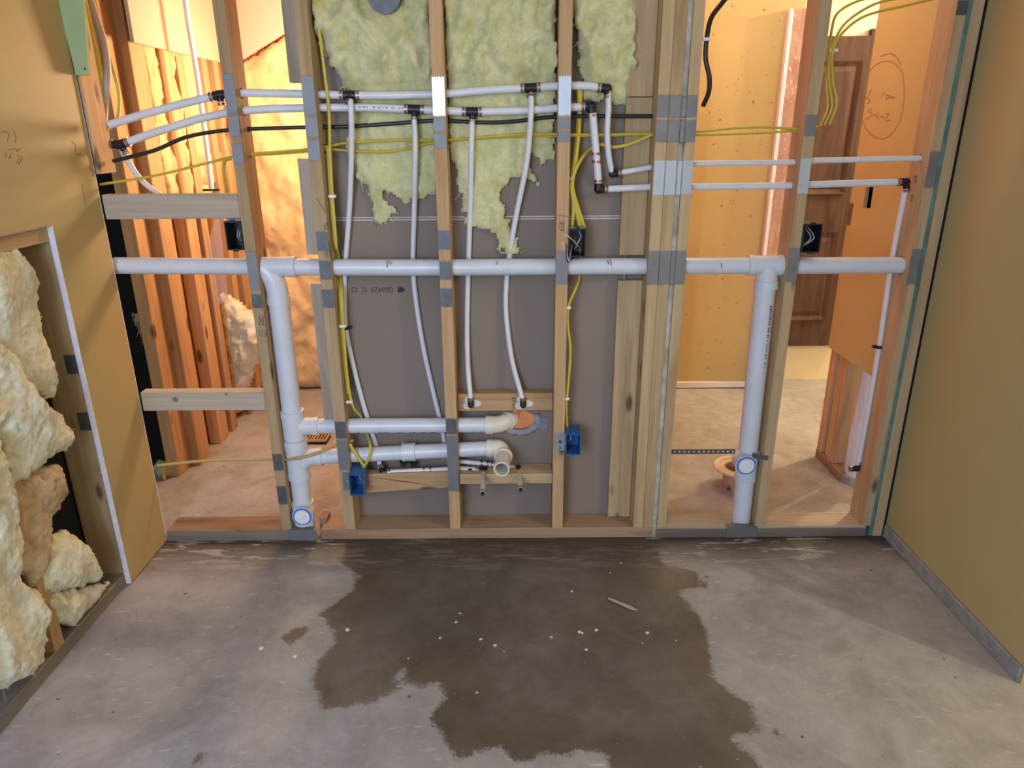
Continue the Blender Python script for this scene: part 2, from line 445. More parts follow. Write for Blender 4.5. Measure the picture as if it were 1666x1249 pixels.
# left wall: sheet with a rectangular cut-out, its chalky cut edges as parts
YC = FL(205, 950).y
z_cut = WX(75, 368, XL).z
bm = bmesh.new()
prism(bm, [V((XL, -2.6, z_cut)), V((XL, YC, z_cut)), V((XL, YC, 0.004)), V((XL, -0.004, 0.004)), V((XL, -0.004, Z_CEIL - .001)), V((XL, -2.6, Z_CEIL - .001))], V((-0.0127, 0, 0)))
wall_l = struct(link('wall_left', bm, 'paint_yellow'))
boxo('cut_edge', 'gypsum_core', (XL - 0.0132, XL + 0.0006, YC - 0.0025, YC + 0.0004, 0.004, z_cut + .001), wall_l, 0)
boxo('cut_edge', 'gypsum_core', (XL - 0.0132, XL + 0.0004, -0.0042, -0.002, 0.004, Z_CEIL - .01), wall_l, 0)
boxo('cut_edge', 'mastic_grey', (XL - 0.0130, XL + 0.0004, -1.5, YC, z_cut - 0.002, z_cut + .0008), wall_l, 0)
bm = bmesh.new()
for pts in ([(0, 215), (8, 214)], [(8, 213), (14, 218), (12, 230)], [(22, 212), (26, 222), (24, 232)], [(8, 247), (10, 256)], [(14, 244), (21, 242)], [(15, 258), (18, 250)],
            [(24, 241), (31, 245)], [(26, 247), (34, 242)], [(27, 253), (36, 256), (30, 268)], [(26, 266), (31, 258)],
            [(116, 230), (123, 236), (122, 246), (128, 252), (136, 251)], [(140, 250), (148, 262)], [(143, 272), (153, 280)], [(133, 300), (137, 320), (139, 336)]):
    ribbon(bm, smoothpath([WX(x, y, XL) for x, y in pts], 3), 0.0016, (1, 0, 0))
link('pencil_mark', bm, 'pencil', wall_l)['kind'] = 'stuff'
# sheathing behind the left wall's cavity
struct(boxo('wall_left_outer', 'black_sheath_shade', (-1.27, -1.245, -2.6, -0.06, 0, Z_CEIL), None, 0))
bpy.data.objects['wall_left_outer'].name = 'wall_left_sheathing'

# right wall
YJ = FL(1652, 1113).y
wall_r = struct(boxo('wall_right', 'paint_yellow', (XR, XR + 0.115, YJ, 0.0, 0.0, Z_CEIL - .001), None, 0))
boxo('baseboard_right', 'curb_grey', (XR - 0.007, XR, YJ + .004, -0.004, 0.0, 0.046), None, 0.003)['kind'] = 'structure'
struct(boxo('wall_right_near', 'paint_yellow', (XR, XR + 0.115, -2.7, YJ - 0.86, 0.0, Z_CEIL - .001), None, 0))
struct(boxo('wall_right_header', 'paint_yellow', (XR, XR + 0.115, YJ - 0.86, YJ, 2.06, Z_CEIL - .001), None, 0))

# rooms behind
XRM = 0.40
wall_rr = W(1264, 400, YB).x
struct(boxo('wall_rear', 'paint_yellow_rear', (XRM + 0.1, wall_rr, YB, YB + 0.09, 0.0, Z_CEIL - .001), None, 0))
boxo('baseboard_rear', 'paint_white', (XRM + 0.1, W(1215, 630, YB).x, YB - 0.012, YB, 0.004, 0.036), None, 0.002)['kind'] = 'structure'
struct(boxo('wall_middle', 'rough_orange', (XRM, XRM + 0.1, 0.12, YB + .09, 0.0, Z_CEIL - .001), None, 0))
struct(boxo('wall_rear_left', 'rough_orange', (-1.75, XRM, YB + 0.05, YB + 0.09, 0.0, Z_CEIL - .001), None, 0))
YD = YB + 0.10
struct(boxo('wall_far', 'paint_cream', (wall_rr, 3.0, YD + .02, YD + 0.1, 0.0, Z_CEIL - .001), None, 0))
struct(boxo('wall_right_far', 'paint_cream', (3.0, 3.1, -2.7, YD + .1, 0.0, Z_CEIL - .001), None, 0))
struct(boxo('wall_left_far', 'black_sheath_shade', (-1.75, -1.70, 0.0, YB + .09, 0.0, Z_CEIL - .001), None, 0))  # wall painted black to stand for the unlit hollow left of the posts
# strip of strand board beside the opening, with a chalky edge
a = W(1247, 400, YB - .02); b = W(1270, 400, YB - .02)
osb = tag(boxo('strand_board', 'osb', (a.x, b.x, YB - 0.03, YB - 0.001, 0.0, W(1300, 14, YB - .03).z), None, 0.001, True), 'pinkish strand board strip edging the opening beside the brown door', 'board')
boxo('edge_strip', 'gypsum_core', (a.x - 0.016, a.x, YB - 0.032, YB - 0.001, 0.0, W(1300, 14, YB - .03).z), osb, 0.001)

# brown panelled door
dx0, dx1 = wall_rr + 0.01, W(1402, 100, YD).x + 0.02
dz0, dz1 = W(1310, 561, YD).z, W(1390, 59, YD).z
door = struct(boxo('door_1', 'door_wood', (dx0, dx1, YD - 0.018, YD + .018, dz0, dz1), None, 0.002))
def door_panel(x0, x1, z0, z1):
    bm = bmesh.new(); y = YD - 0.018; m = 0.022
    o_ = [V((x0, y - .011, z0)), V((x1, y - .011, z0)), V((x1, y - .011, z1)), V((x0, y - .011, z1))]
    i_ = [V((x0 + m, y - .0005, z0 + m)), V((x1 - m, y - .0005, z0 + m)), V((x1 - m, y - .0005, z1 - m)), V((x0 + m, y - .0005, z1 - m))]
    c_ = [V((x0 + 2 * m, y - .008, z0 + 2 * m)), V((x1 - 2 * m, y - .008, z0 + 2 * m)), V((x1 - 2 * m, y - .008, z1 - 2 * m)), V((x0 + 2 * m, y - .008, z1 - 2 * m))]
    e_ = [V((p.x, y, p.z)) for p in o_]
    R = [[bm.verts.new(p) for p in q] for q in (e_, o_, i_, c_)]
    for q, w in zip(R, R[1:]):
        for j in range(4): bm.faces.new((q[j], q[(j + 1) % 4], w[(j + 1) % 4], w[j]))
    bm.faces.new(R[-1])
    link('panel', bm, 'door_wood', door)
xr_ = W(1385, 200, YD).x
for t_, b_ in ((100, 312), (330, 372), (376, 515)):
    if t_ == 330: continue
    z1_, z0_ = W(1370, t_, YD).z, W(1330, b_ + 3, YD).z
    door_panel(dx0 + 0.03, xr_, z0_, z1_)
boxo('trim_1', 'door_wood', (dx1, dx1 + 0.05, YD - 0.012, YD + .02, dz0, dz1 + .03), None, 0.003)['kind'] = 'structure'

# ================================================================== PIPE RUNS (needed first: studs are bored for them)
YP = 0.045
vent = [W(*p, YP) for p in ((188, 432), (640, 435), (1000, 433), (1484, 431.5))]
pexA = [W(*p, YP) for p in ((178, 203), (230, 187), (300, 168), (358, 154), (400, 151), (500, 153), (569, 155), (640, 155), (720, 153), (800, 146), (863, 143), (920, 139), (960, 140), (988, 144))]
pexB = [W(*p, YP) for p in ((196, 235), (250, 216), (320, 194), (380, 181), (440, 177), (520, 175), (600, 175), (674, 178), (768, 182), (850, 180), (920, 175), (962, 173))]
pexC = [W(*p, YP) for p in ((996, 283), (1060, 272), (1135, 266), (1210, 265), (1290, 264), (1330, 261), (1420, 259), (1496, 257.5), (1514, 257))]
pexD = [W(*p, YP) for p in ((976, 308), (1060, 304), (1135, 304), (1210, 303), (1290, 302), (1330, 300), (1420, 297), (1474, 296))]
br1 = [W(490, 693, YP), W(793, 691, YP)]
br2 = [W(495, 744, YP), W(795, 729, YP)]
blackc = [W(*p, 0.06) for p in ((184, 262), (250, 245), (300, 224), (350, 214), (400, 210), (500, 207), (560, 206), (640, 201), (710, 196), (780, 199), (830, 198), (900, 190), (960, 189), (1068, 189))]
yel1 = [W(*p, 0.052) for p in ((163, 300), (250, 286), (330, 267), (378, 255), (410, 250), (480, 245), (535, 238), (560, 233), (640, 228), (720, 228), (800, 222), (870, 218), (930, 219), (1000, 219), (1066, 217), (1145, 213), (1200, 208), (1250, 207), (1300, 210), (1330, 207))]
yel2 = [W(*p, 0.058) for p in ((405, 253), (480, 248), (535, 243), (580, 246), (640, 246), (700, 233), (760, 226), (850, 221), (930, 221), (1066, 219), (1145, 219), (1220, 217), (1305, 212))]
tanc = [W(p[0], p[1], {462: .028, 480: .002, 500: -.002, 522: .008}.get(p[0], .032)) for p in ((256, 757), (340, 749), (440, 747), (462, 747.5), (480, 746), (500, 742), (522, 735), (545, 725), (575, 716))]
pexL1 = [W(*p, YP + .004) for p in ((622, 768), (680, 765), (745, 762), (787, 764))]
pexL2 = [W(*p, 0.066) for p in ((690, 748), (745, 750), (790, 754), (843, 762))]
RUNS = [(vent, .0258), (pexA, .0125), (pexB, .0125), (pexC, .0095), (pexD, .0095), (br1, .0258), (br2, .0258), (blackc, .0065), (yel1, .0062), (yel2, .0062), ([W(1474, 322, .05), W(1500, 322, .05)], .0085), ([W(1474, 293, .05), W(1510, 291, .05)], .0095), (tanc, .0062), (pexL1, .0095), (pexL2, .0095)]

# ================================================================== STUDS
def merged_holes(X0, X1, Y0, Y1, zb, zt):
    hs = []
    for path, r in RUNS:
        q0, q1 = at_x(path, X0 + .001), at_x(path, X1 - .001)
        if not q0 or not q1: continue
        y, z = (q0[0] + q1[0]) / 2, (q0[1] + q1[1]) / 2
        r2 = r + abs(q0[1] - q1[1]) / 2 + .0012
        if z - r2 < zb + .004 or z + r2 > zt - .004: continue
        hs.append([y, z, r2])
    ch = True
    while ch:                     # neighbouring bores that would touch become one
        ch = False
        for i in range(len(hs)):
            for j in range(i):
                d = math.hypot(hs[i][0] - hs[j][0], hs[i][1] - hs[j][1])
                if d < hs[i][2] + hs[j][2] + .001:
                    a, b = hs[i], hs[j]
                    if d + min(a[2], b[2]) <= max(a[2], b[2]):
                        n_ = a if a[2] > b[2] else b
                    else:
                        R = (d + a[2] + b[2]) / 2; t = (R - b[2]) / d
                        n_ = [b[0] + (a[0] - b[0]) * t, b[1] + (a[1] - b[1]) * t, R]
                    hs = [h for q, h in enumerate(hs) if q not in (i, j)] + [n_]; ch = True; break
            if ch: break
    out = []
    for y, z, r in hs:
        y = min(max(y, Y0 + r + .003), Y1 - r - .003) if r * 2 + .006 < Y1 - Y0 else (Y0 + Y1) / 2
        out.append((y, z, min(r, (Y1 - Y0) / 2 - .003)))
    return out
def stud(label, X0, X1, Y0=0.0, Y1=0.089, zb=0.038, zt=2.40, mat='pine_Z', name='wall_stud', group='studs of the open plumbing wall', cat='stud'):
    loops = [[V((X0, Y0, zb)), V((X0, Y1, zb)), V((X0, Y1, zt)), V((X0, Y0, zt))]]
    for y, z, r in merged_holes(X0, X1, Y0, Y1, zb, zt):
        loops.append([V((X0, y + r * math.cos(i * math.pi / 8), z + r * math.sin(i * math.pi / 8))) for i in range(16)])
    bm = bmesh.new(); prism(bm, loops, V((X1 - X0, 0, 0)))
    o = link(name, bm, mat, None, False, V(((X0 + X1) / 2, (Y0 + Y1) / 2, zb)))
    tag(o, label, cat, group); o['_x'] = (X0, X1); return o
def xs(a, b, py, Y=0.0): return W(a, py, Y).x, W(b, py, Y).x

def nail_plate(st, t, b, mat, x0=None, x1=None, Y=0.0, px=None):
    X0, X1 = st['_x'] if x0 is None else (x0, x1)
    pxm = px or 833
    z1, z0 = W(pxm, t, Y).z, W(pxm, b, Y).z
    w = X1 - X0; X0 += 0.0006; X1 -= 0.0006
    n = 5; h = 0.0045
    top, bot = [], []
    for i in range(n * 2 + 1):
        x = X0 + (X1 - X0) * i / (n * 2)
        j = (rnd.random() - .5) * .002
        top.append(V((x, Y - .0017, z1 - (h if i % 2 else 0) + j))); bot.append(V((x, Y - .0017, z0 + (h if i % 2 else 0) + j)))
    bm = bmesh.new(); prism(bm, top + bot[::-1], V((0, .0017, 0)))
    return link('nail_plate', bm, mat, st)
def plates(st, px, lst):
    for t, b, m in lst: nail_plate(st, t, b, {'b': 'steel_bright', 'm': 'steel_mid', 'd': 'steel_dark'}[m], px=px)
def scrawl(st, strokes, w=0.0012, mat='ink', Y=0.0):
    bm = bmesh.new()
    for s_ in strokes: ribbon(bm, smoothpath([W(x, y, Y) for x, y in s_], 3), w, (0, -1, 0))
    link('marker_scrawl', bm, mat, st)['kind'] = 'stuff'
def ell(cx, cy, rx, ry, a0=0, a1=360, n=10): return [(cx + rx * math.cos(math.radians(a0 + (a1 - a0) * i / n)), cy + ry * math.sin(math.radians(a0 + (a1 - a0) * i / n))) for i in range(n + 1)]

s1 = stud('grey-brown wall stud left of the tall left white drain stack', *xs(387, 405, 320))
plates(s1, 400, [(118, 186, 'm'), (187, 223, 'm'), (232, 268, 'm'), (408, 472, 'm'), (478, 502, 'd'), (738, 766, 'd'), (790, 821, 'd')])
scrawl(s1, [ell(425, 521, 3.5, 8), [(421, 528), (430, 514)], [(421, 514), (430, 530)], [(423, 536), (423, 546)], [(426, 537), (428, 540), (426, 546), (429, 546)], [(432, 537), (430, 541), (433, 544), (431, 548)], [(434, 546), (434, 537), (437, 537)]])
s2 = stud('wall stud with yellow cables stapled beside it and blue box at bottom', *xs(508, 528, 320))
plates(s2, 525, [(122, 188, 'm'), (189, 225, 'm'), (226, 262, 'm'), (376, 409, 'd'), (423, 455, 'd'), (470, 501, 'd'), (685, 714, 'd'), (715, 766, 'm')])
scrawl(s2, [ell(531, 368, 3.5, 5), [(528, 374), (534, 360)], [(515, 322), (530, 345)]])
s3 = stud('middle wall stud standing between the two hanging insulation batts', *xs(710, 730, 320), mat='fir_Z')
plates(s3, 715, [(124, 190, 'b'), (191, 215, 'm'), (216, 242, 'm'), (374, 407, 'd'), (424, 456, 'd'), (468, 500, 'd'), (680, 707, 'd'), (708, 800, 'm')])
s4 = stud('wall stud carrying the black box with white wires and lower blue box', *xs(906, 926, 320), mat='fir_Z')
plates(s4, 915, [(122, 189, 'b'), (190, 211, 'm'), (212, 232, 'm'), (407, 463, 'm')])
scrawl(s4, [ell(914, 369, 3.5, 6), [(914, 360), (914, 376)], [(911, 358), (911, 364)], [(917, 358), (917, 378)], [(908, 350), (924, 352)]])
s5a = stud('left stud of the tightly packed triple post', *xs(1061, 1079, 320))
s5b = stud('centre stud of the tightly packed triple post with dark knot', *xs(1079.5, 1098, 320))
s5c = stud('right stud of the triple post beside the yellow rear wall', *xs(1107, 1124, 320))
for s_, px in ((s5a, 1072), (s5b, 1092), (s5c, 1118)):
    plates(s_, px, [(154, 192, 'm'), (194, 232, 'm'), (259, 318, 'b'), (407, 463, 'm')])
x0, x1 = xs(1098.6, 1106.4, 320)
st_ = stud('rough plaster-streaked gypsum edge sandwiched inside the triple post', x0, x1, .004, .089, 0.0, 2.40, 'plaster_grey', 'gypsum_strip', None, 'gypsum strip')
plates(st_, 1102, [(156, 192, 'm'), (194, 233, 'm'), (260, 319, 'b'), (408, 464, 'm')])
s6 = stud('wall stud just right of the right white drain stack', *xs(1295, 1313, 320))
plates(s6, 1310, [(186, 222, 'm'), (256, 316, 'b'), (402, 459, 'm')])
s7 = stud('last wall stud at the right with end holes for both pipes', *xs(1500, 1516, 320))
plates(s7, 1510, [(0, 26, 'd'), (246, 306, 'm'), (404, 463, 'm')])
x0, x1 = xs(1516.6, 1523, 320)
stud('teal-stained green board edge between the two rightmost studs', x0, x1, .002, .089, 0.0, 2.40, 'teal_edge', 'gypsum_strip', None, 'gypsum strip')
x0, x1 = xs(1523.6, 1541, 320)
tag(boxo('gap_shade_strip', 'black_sheath_shade', (x1 + .0008, XR + .11, .006, .089, 0, 2.40), None, 0, True), 'black filler strip painted as shade between the corner stud and right wall', 'shade filler')  # added filler, the darkness of the narrow gap put into its colour
tag(stud('corner stud against the right tan wall', x0, x1, zb=0.0), 'corner stud against the right tan wall', 'stud', 'studs of the open plumbing wall')
# short stud end and green board at the upper left
x0 = W(148, 250).x
cs = stud('cut-off stud end hanging above the dark gap at the left corner', XL + .002, x0 + 0.012, zb=W(165, 283).z, name='cut_stud')
bm = bmesh.new()
prism(bm, [W(92, 0, -.013), W(124, 122, -.013), W(144, 122, -.013), W(135, 0, -.013), W(128, -90, -.013), W(72, -90, -.013)], V((0, .012, 0)))
gb = link('green_board', bm, 'green_board', None, False, W(134, 122, -.01)); tag(gb, 'green moisture-resistant board scrap at the top left corner', 'board')
bm = bmesh.new(); q = W(138, 112, -.0135); tube(bm, [q, q + V((0, .002, 0))], .003, 10); link('screw_head', bm, 'ink', gb)

# blocking and plates
def block(label, pts, Y0, Y1, mat='pine_X', cat='wood block', name='blocking', group='blocking between studs'):
    bm = bmesh.new(); P = [W(x, y, Y0) for x, y in pts]; prism(bm, P, V((0, Y1 - Y0, 0)))
    bmesh.ops.bevel(bm, geom=list(bm.edges), offset=.0015, segments=1, affect='EDGES')
    return tag(link(name, bm, mat, None, False, P[-1]), label, cat, group)
X1a = s1['_x'][0]
def block_to(label, t, b, Y0, Y1, mat):
    z1, z0 = W(300, t, Y0).z, W(300, b, Y0).z
    o = boxo('blocking', mat, (XL + .003, X1a - .0008, Y0, Y1, z0, z1), None, 0.0015, True)
    return tag(o, label, 'wood block', 'blocking between studs')
b1 = block_to('upper grey block with swirling grain left of the black switch box', 316, 356, 0.002, 0.040, 'greyboard_X')
b2 = block_to('lower grey block with one large round knot at left', 638, 668, 0.002, 0.040, 'greyboard_X')
# big eye knots on that block
for (x, y, r) in ((285, 650, 5), (368, 641, 2.6)):
    bm = bmesh.new(); q = W(x, y, .002); tube(bm, [q + V((0, -.0004, 0)), q + V((0, .001, 0))], r * .0018, 16)
    link('knot', bm, 'oldplate_X', b2)
XB = [s3['_x'][1] + .0008, s4['_x'][0] - .0008, s2['_x'][1] + .0008, s3['_x'][0] - .0008]
o = boxo('blocking', 'fir_X', (XB[0], XB[1], 0.047, 0.0855, W(830, 668, .047).z, W(830, 640, .047).z), None, .0015, True)
bk1 = tag(o, 'pale block between middle studs holding the two small cream flanges', 'wood block', 'blocking between studs')
bm = bmesh.new()
for x0_, y0_ in ((834, 646), (836, 651), (834, 656), (836, 661)):
    for j in range(4):
        p = [W(x0_ + j * 2.4, y0_, .047), W(x0_ + j * 2.4 + rnd.uniform(-.8, .8), y0_ + 3.4, .047)]; ribbon(bm, p, .0018, (0, -1, 0))
link('grade_stamp', bm, 'ink', bk1)['kind'] = 'stuff'
o = boxo('blocking', 'pine_X', (XB[0], XB[1], 0.012, 0.0885, W(830, 787, .012).z, W(830, 771, .012).z), None, .0015, True)
tag(o, 'flat block under the two capped supply stubs', 'wood block', 'blocking between studs')
bm = bmesh.new()
P = [V((XB[2], .034, W(597, 803, .034).z)), V((XB[3], .034, W(730, 793, .034).z)), V((XB[3], .034, W(730, 767, .034).z)), V((XB[2], .034, W(601, 772, .034).z))]
prism(bm, P, V((0, .038, 0))); bmesh.ops.bevel(bm, geom=list(bm.edges), offset=.0015, segments=1, affect='EDGES')
tag(link('blocking', bm, 'fir_X', None, False, P[0]), 'sloping block right of the lower left blue box', 'wood block', 'blocking between studs')

def plate_run(label, xa, xb, mat, y0=0.0):
    return tag(boxo('sole_plate', mat, (xa, xb, y0, 0.0895, 0.0, 0.0375), None, .002, True), label, 'sole plate', 'floor plates under the stud wall')
SL = W(478, 700, YP)
xl = lambda px: W(px, 850).x
p1 = plate_run('dark floor plate in the left bay beside the drain stack', XL + .003, xl(470), 'oldplate_X')
p2 = plate_run('pale floor plate under the grey board panel studs', xl(520), xl(1063), 'plate_X')
p3 = plate_run('weathered floor plate between triple post and right drain stack', xl(1068), xl(1184), 'greyboard_X')
p4 = plate_run('weathered floor plate between right drain stack and corner', xl(1232), xl(1411), 'greyboard_X')
for p, (xa, xb) in ((p1, (XL + .003, xl(470))), (p3, (xl(1068), xl(1184))), (p4, (xl(1232), xl(1411)))):
    boxo('front_strip', 'treated_X', (xa, xb, -.003, 0.0, 0.0, .031), p, .001)
for px0, px1, lab in ((470, 514, 'bent grey steel guard on the floor below the left drain stack'), (1183, 1232, 'bent grey steel guard on the floor below the right drain stack')):
    bm = bmesh.new(); xa, xb = xl(px0), xl(px1)
    box(bm, xa, xb, -.006, -.0043, 0.001, .040); box(bm, xa, xb, -.0045, .016, .0383, .040)
    tag(link('pipe_guard', bm, 'steel_mid', None, False, V(((xa + xb) / 2, 0, 0))), lab, 'steel guard')
tag(boxo('plate_scrap', 'oldplate_X', (xl(513), xl(520) + .012, 0.045, 0.0895, 0, .055), None, .001, True), 'small dark wood scrap right of the left drain stack foot', 'wood scrap')

# backing boards beside stud two and the wide board beside the triple post
for t, b, lab in ((-90, 134, 'topmost grey backing board'), (258, 414, 'middle grey backing board'), (462, 684, 'lowest grey backing board')):
    xa, xb = W(490, 320, .052).x, s2['_x'][0] - .001
    tag(boxo('backing_board', 'greyboard_Z', (xa, xb, .052, .0885, W(500, b, .052).z, W(500, t, .052).z), None, .001, True), lab + ' nailed left of the stud with yellow cables', 'board', 'grey backing boards')
for t, b, lab in ((-90, 157, 'topmost wide board with knots'), (158.5, 415, 'middle wide board crossed by black cable'), (456, 846, 'longest wide board reaching the floor plate')):
    xa, xb = W(1013, 320, .052).x, s5a['_x'][0] - .001
    tag(boxo('backing_board', 'pine_Z', (xa, xb, .066, .0885, max(.039, W(1030, b, .066).z), W(1030, t, .066).z), None, .001, True), lab + ' left of the triple post', 'board', 'wide boards beside the triple post')
bm = bmesh.new(); box(bm, W(1014, 435, .07).x, W(1020, 435, .07).x, .0785, .080, W(1014, 468, .08).z, W(1014, 405, .08).z); 
tag(link('steel_strap', bm, 'steel_mid', None, False, W(1017, 468, .08)), 'small steel strap behind the vent pipe beside the wide boards', 'strap')

# grey gypsum panel closing the centre bays, with hole
PX0, PX1 = s2['_x'][0] + .002, s5a['_x'][1]
hc = W(845, 681, .09); 
hole = [V((hc.x + .052 * math.cos(a) * (1 + .06 * math.sin(5 * a)), .0905, hc.z - .004 + .034 * math.sin(a) * (1 + .08 * math.cos(4 * a)))) for a in [i * math.pi / 12 for i in range(24)]]
bm = bmesh.new()
prism(bm, [[V((PX0, .0905, .001)), V((PX1, .0905, .001)), V((PX1, .0905, 2.42)), V((PX0, .0905, 2.42))], hole], V((0, .0127, 0)))
gp = tag(link('gypsum_board', bm, 'gypsum_paper', None, False, V(((PX0 + PX1) / 2, .0905, .001))), 'brown-grey gypsum board backing the centre bays of the stud wall', 'plasterboard')
zt_ = W(800, 354.5, .09).z
for dz in (.0035, -.0035): boxo('joint_line', 'plaster', (PX0 + .02, W(1012, 354, .09).x, .0897, .0906, zt_ + dz - .0013, zt_ + dz + .0013), gp, 0)
# torn mastic around hole
bm = bmesh.new()
ring = []
for i in range(25):
    a = math.radians(-165 + 195 * i / 24); ro = 1.0 + .30 * (0.5 + .5 * math.sin(i * 1.9)) + (.35 if 15 < i < 21 else 0)
    for kk, (s_, yy) in enumerate(((0.94, .0895), (1.22 + .08 * rnd.random(), .081 - .004 * rnd.random()), (ro + .26, .0895))):
        ring.append(bm.verts.new((hc.x + .053 * s_ * math.cos(a), yy, hc.z - .004 + .036 * s_ * math.sin(a))))
for i in range(24):
    for kk in range(2): bm.faces.new((ring[i * 3 + kk], ring[i * 3 + kk + 1], ring[i * 3 + 4 + kk], ring[i * 3 + 3 + kk]))
link('torn_rim', bm, 'mastic_grey', gp, True)
def text(s_, size, mat, parent, origin, xdir, ydir, name='printed_text'):
    cu = bpy.data.curves.new('t', 'FONT'); cu.body = s_; cu.size = size; cu.align_x = 'LEFT'; cu.extrude = .0002
    to = bpy.data.objects.new('t', cu); COL.objects.link(to)
    bpy.context.view_layer.update()
    me = bpy.data.meshes.new_from_object(to.evaluated_get(bpy.context.evaluated_depsgraph_get()))
    bpy.data.objects.remove(to); bpy.data.curves.remove(cu)
    xd, yd = V(xdir).normalized(), V(ydir).normalized(); zd = xd.cross(yd)
    me.transform(Matrix(((xd.x, yd.x, zd.x, origin[0]), (xd.y, yd.y, zd.y, origin[1]), (xd.z, yd.z, zd.z, origin[2]), (0, 0, 0, 1))))
    return link_me(name, me, mat, parent)
o_ = W(639.5, 467, .0903); sz = .0225
text('060429  C  O', sz, 'ink', gp, (o_.x, .0902, o_.z), (-1, 0, 0), (0, 0, -1))
bm = bmesh.new()
pts = [W(*p, .0904) for p in ((647, 467), (654, 466.5), (660, 471.5), (654, 475), (647, 475.5))]
prism(bm, pts, V((0, -.0004, 0))); link('printed_mark', bm, 'ink', gp)
for lst in ([(839, 745), (843, 741), (850, 741)], [(856, 739), (866, 741), (868, 747)], [(862, 748), (868, 743)], [(800, 800), (806, 798)]):
    pass

# ================================================================== DRAIN PIPEWORK
drain = thing('drain_pipework', 'white plastic vent and drain pipework with two stacks and two branches', 'drain pipe', W(497, 858, YP))
tubeo('vent_pipe', 'pvc_white', vent, .0241, drain, True, 20)
bm = bmesh.new()
for ticks in ([(630, 424), (630, 436)], [(634, 424), (636, 430)], [(808, 424), (808, 431)], [(988, 423), (990, 430)], [(992, 422), (995, 432)], [(1174, 428), (1174, 436)]):
    ribbon(bm, [W(x, y, YP - .0236) for x, y in ticks], .0016, (0, -1, 0), .0012)
link('marker_tick', bm, 'ink', drain)['kind'] = 'stuff'
def socket(a, b, r, name='coupling', mat='pvc_white', lip=.0025):
    bm = bmesh.new(); a, b = V(a), V(b); d = (b - a).normalized()
    tube(bm, [a, a + d * .001, b - d * .001, b], [r - .001, r, r, r - .001], 22)
    for e, s_ in ((a, 1), (b, -1)): tube(bm, [e, e + d * s_ * .007], r + lip * .5, 22)
    return link(name, bm, mat, drain, True)
# left wye and stack
yc = lambda px, py: W(px, py, YP)
bm = bmesh.new()
tube(bm, [yc(424, 434), yc(476, 434)], .0285, 22); tube(bm, [yc(470, 434), yc(482, 434)], .0300, 22)
tube(bm, smoothpath([yc(428, 435), yc(437, 443), yc(446, 456), yc(451, 472), yc(454, 492)]), .0315, 22)
tube(bm, [yc(452.5, 482), yc(454, 494)], .0335, 22)
link('wye_fitting', bm, 'pvc_white', drain, True)
tubeo('stack_pipe', 'pvc_white', [yc(453, 486), yc(497, 857)], .0302, drain, False, 22)
def on_stack(pts, py):
    (xa, ya), (xb, yb) = pts; return yc(xa + (xb - xa) * (py - ya) / (yb - ya), py)
LS = ((453, 486), (497, 857)); RS = ((1247, 450), (1204, 857))
bm = bmesh.new()
tube(bm, [on_stack(LS, 669), on_stack(LS, 712)], .0345, 22); tube(bm, [on_stack(LS, 667), on_stack(LS, 678)], .0365, 22)
tube(bm, [yc(482, 693), yc(518, 693)], .0272, 22); tube(bm, [yc(510, 693), yc(519, 693)], .0290, 22)
link('tee_fitting', bm, 'pvc_white', drain, True)
bm = bmesh.new()
tube(bm, [on_stack(LS, 722), on_stack(LS, 776)], .0345, 22); tube(bm, [on_stack(LS, 714), on_stack(LS, 727)], .0365, 22); tube(bm, [on_stack(LS, 766), on_stack(LS, 777)], .036, 22)
tube(bm, smoothpath([yc(486, 764), yc(494, 750), yc(506, 743.5), yc(524, 742.5)]), .0272, 22); tube(bm, [yc(515, 743), yc(525, 742.6)], .0290, 22)
link('wye_fitting', bm, 'pvc_white', drain, True)
def cleanout(L, py, top, bot, pxf):
    bm = bmesh.new()
    tube(bm, [on_stack(L, top), on_stack(L, bot)], .0335, 22); tube(bm, [on_stack(L, top - 1), on_stack(L, top + 8)], .036, 22)
    c = W(pxf, py, -.004); tube(bm, [V((c.x, YP, c.z)), V((c.x, 0.0, c.z)), c], [.031, .031, .0335], 26)
    co = link('cleanout_fitting', bm, 'pvc_white', drain, True)
    bm = bmesh.new(); n = 28
    R = [[bm.verts.new((c.x + r * math.cos(2 * math.pi * i / n), y, c.z + r * math.sin(2 * math.pi * i / n))) for i in range(n)] for r, y in ((.0305, -.0045), (.0305, -.0068), (.0255, -.0068), (.0255, -.0045))]
    for q, w in zip(R, R[1:]):
        for i in range(n): bm.faces.new((q[i], q[(i + 1) % n], w[(i + 1) % n], w[i]))
    link('sealing_ring', bm, 'ring_blue', co, True)
    bm = bmesh.new(); tube(bm, [c + V((0, 0, 0)), c + V((0, -.0052, 0))], .0248, 26)
    tube(bm, [c + V((-.012, -.007, -.008)), c + V((.012, -.007, .008))], .004, 8)
    link('plug', bm, 'white_plastic', co, True)
cleanout(LS, 840, 816, 852, 492)
cleanout(RS, 757, 736, 780, 1214)
tubeo('branch_pipe', 'pvc_white', br1, .0241, drain, False, 20)
tubeo('branch_pipe', 'pvc_white', br2, .0241, drain, False, 20)
bm = bmesh.new()
for i in range(46):
    x = 575 + i * 4.6
    if rnd.random() < .35: continue
    y = 704 - (x - 560) * .008
    ribbon(bm, [W(x, y, YP - .0165), W(x + rnd.uniform(1, 3.4), y, YP - .0165)], .0028, (0, -.7, -.7), .0012)
link('printed_line', bm, 'ink', drain)['kind'] = 'stuff'
bm = bmesh.new()
tube(bm, [yc(790, 691), yc(802, 691)], .0292, 22)
tube(bm, smoothpath([yc(798, 691), W(814, 689, .05), W(826, 684, .07), W(832, 681, .10)]), .0268, 22)
tube(bm, [W(825, 684.5, .066), W(831, 681.5, .085)], .0288, 22)
link('elbow_fitting', bm, 'pvc_cream', drain, True)
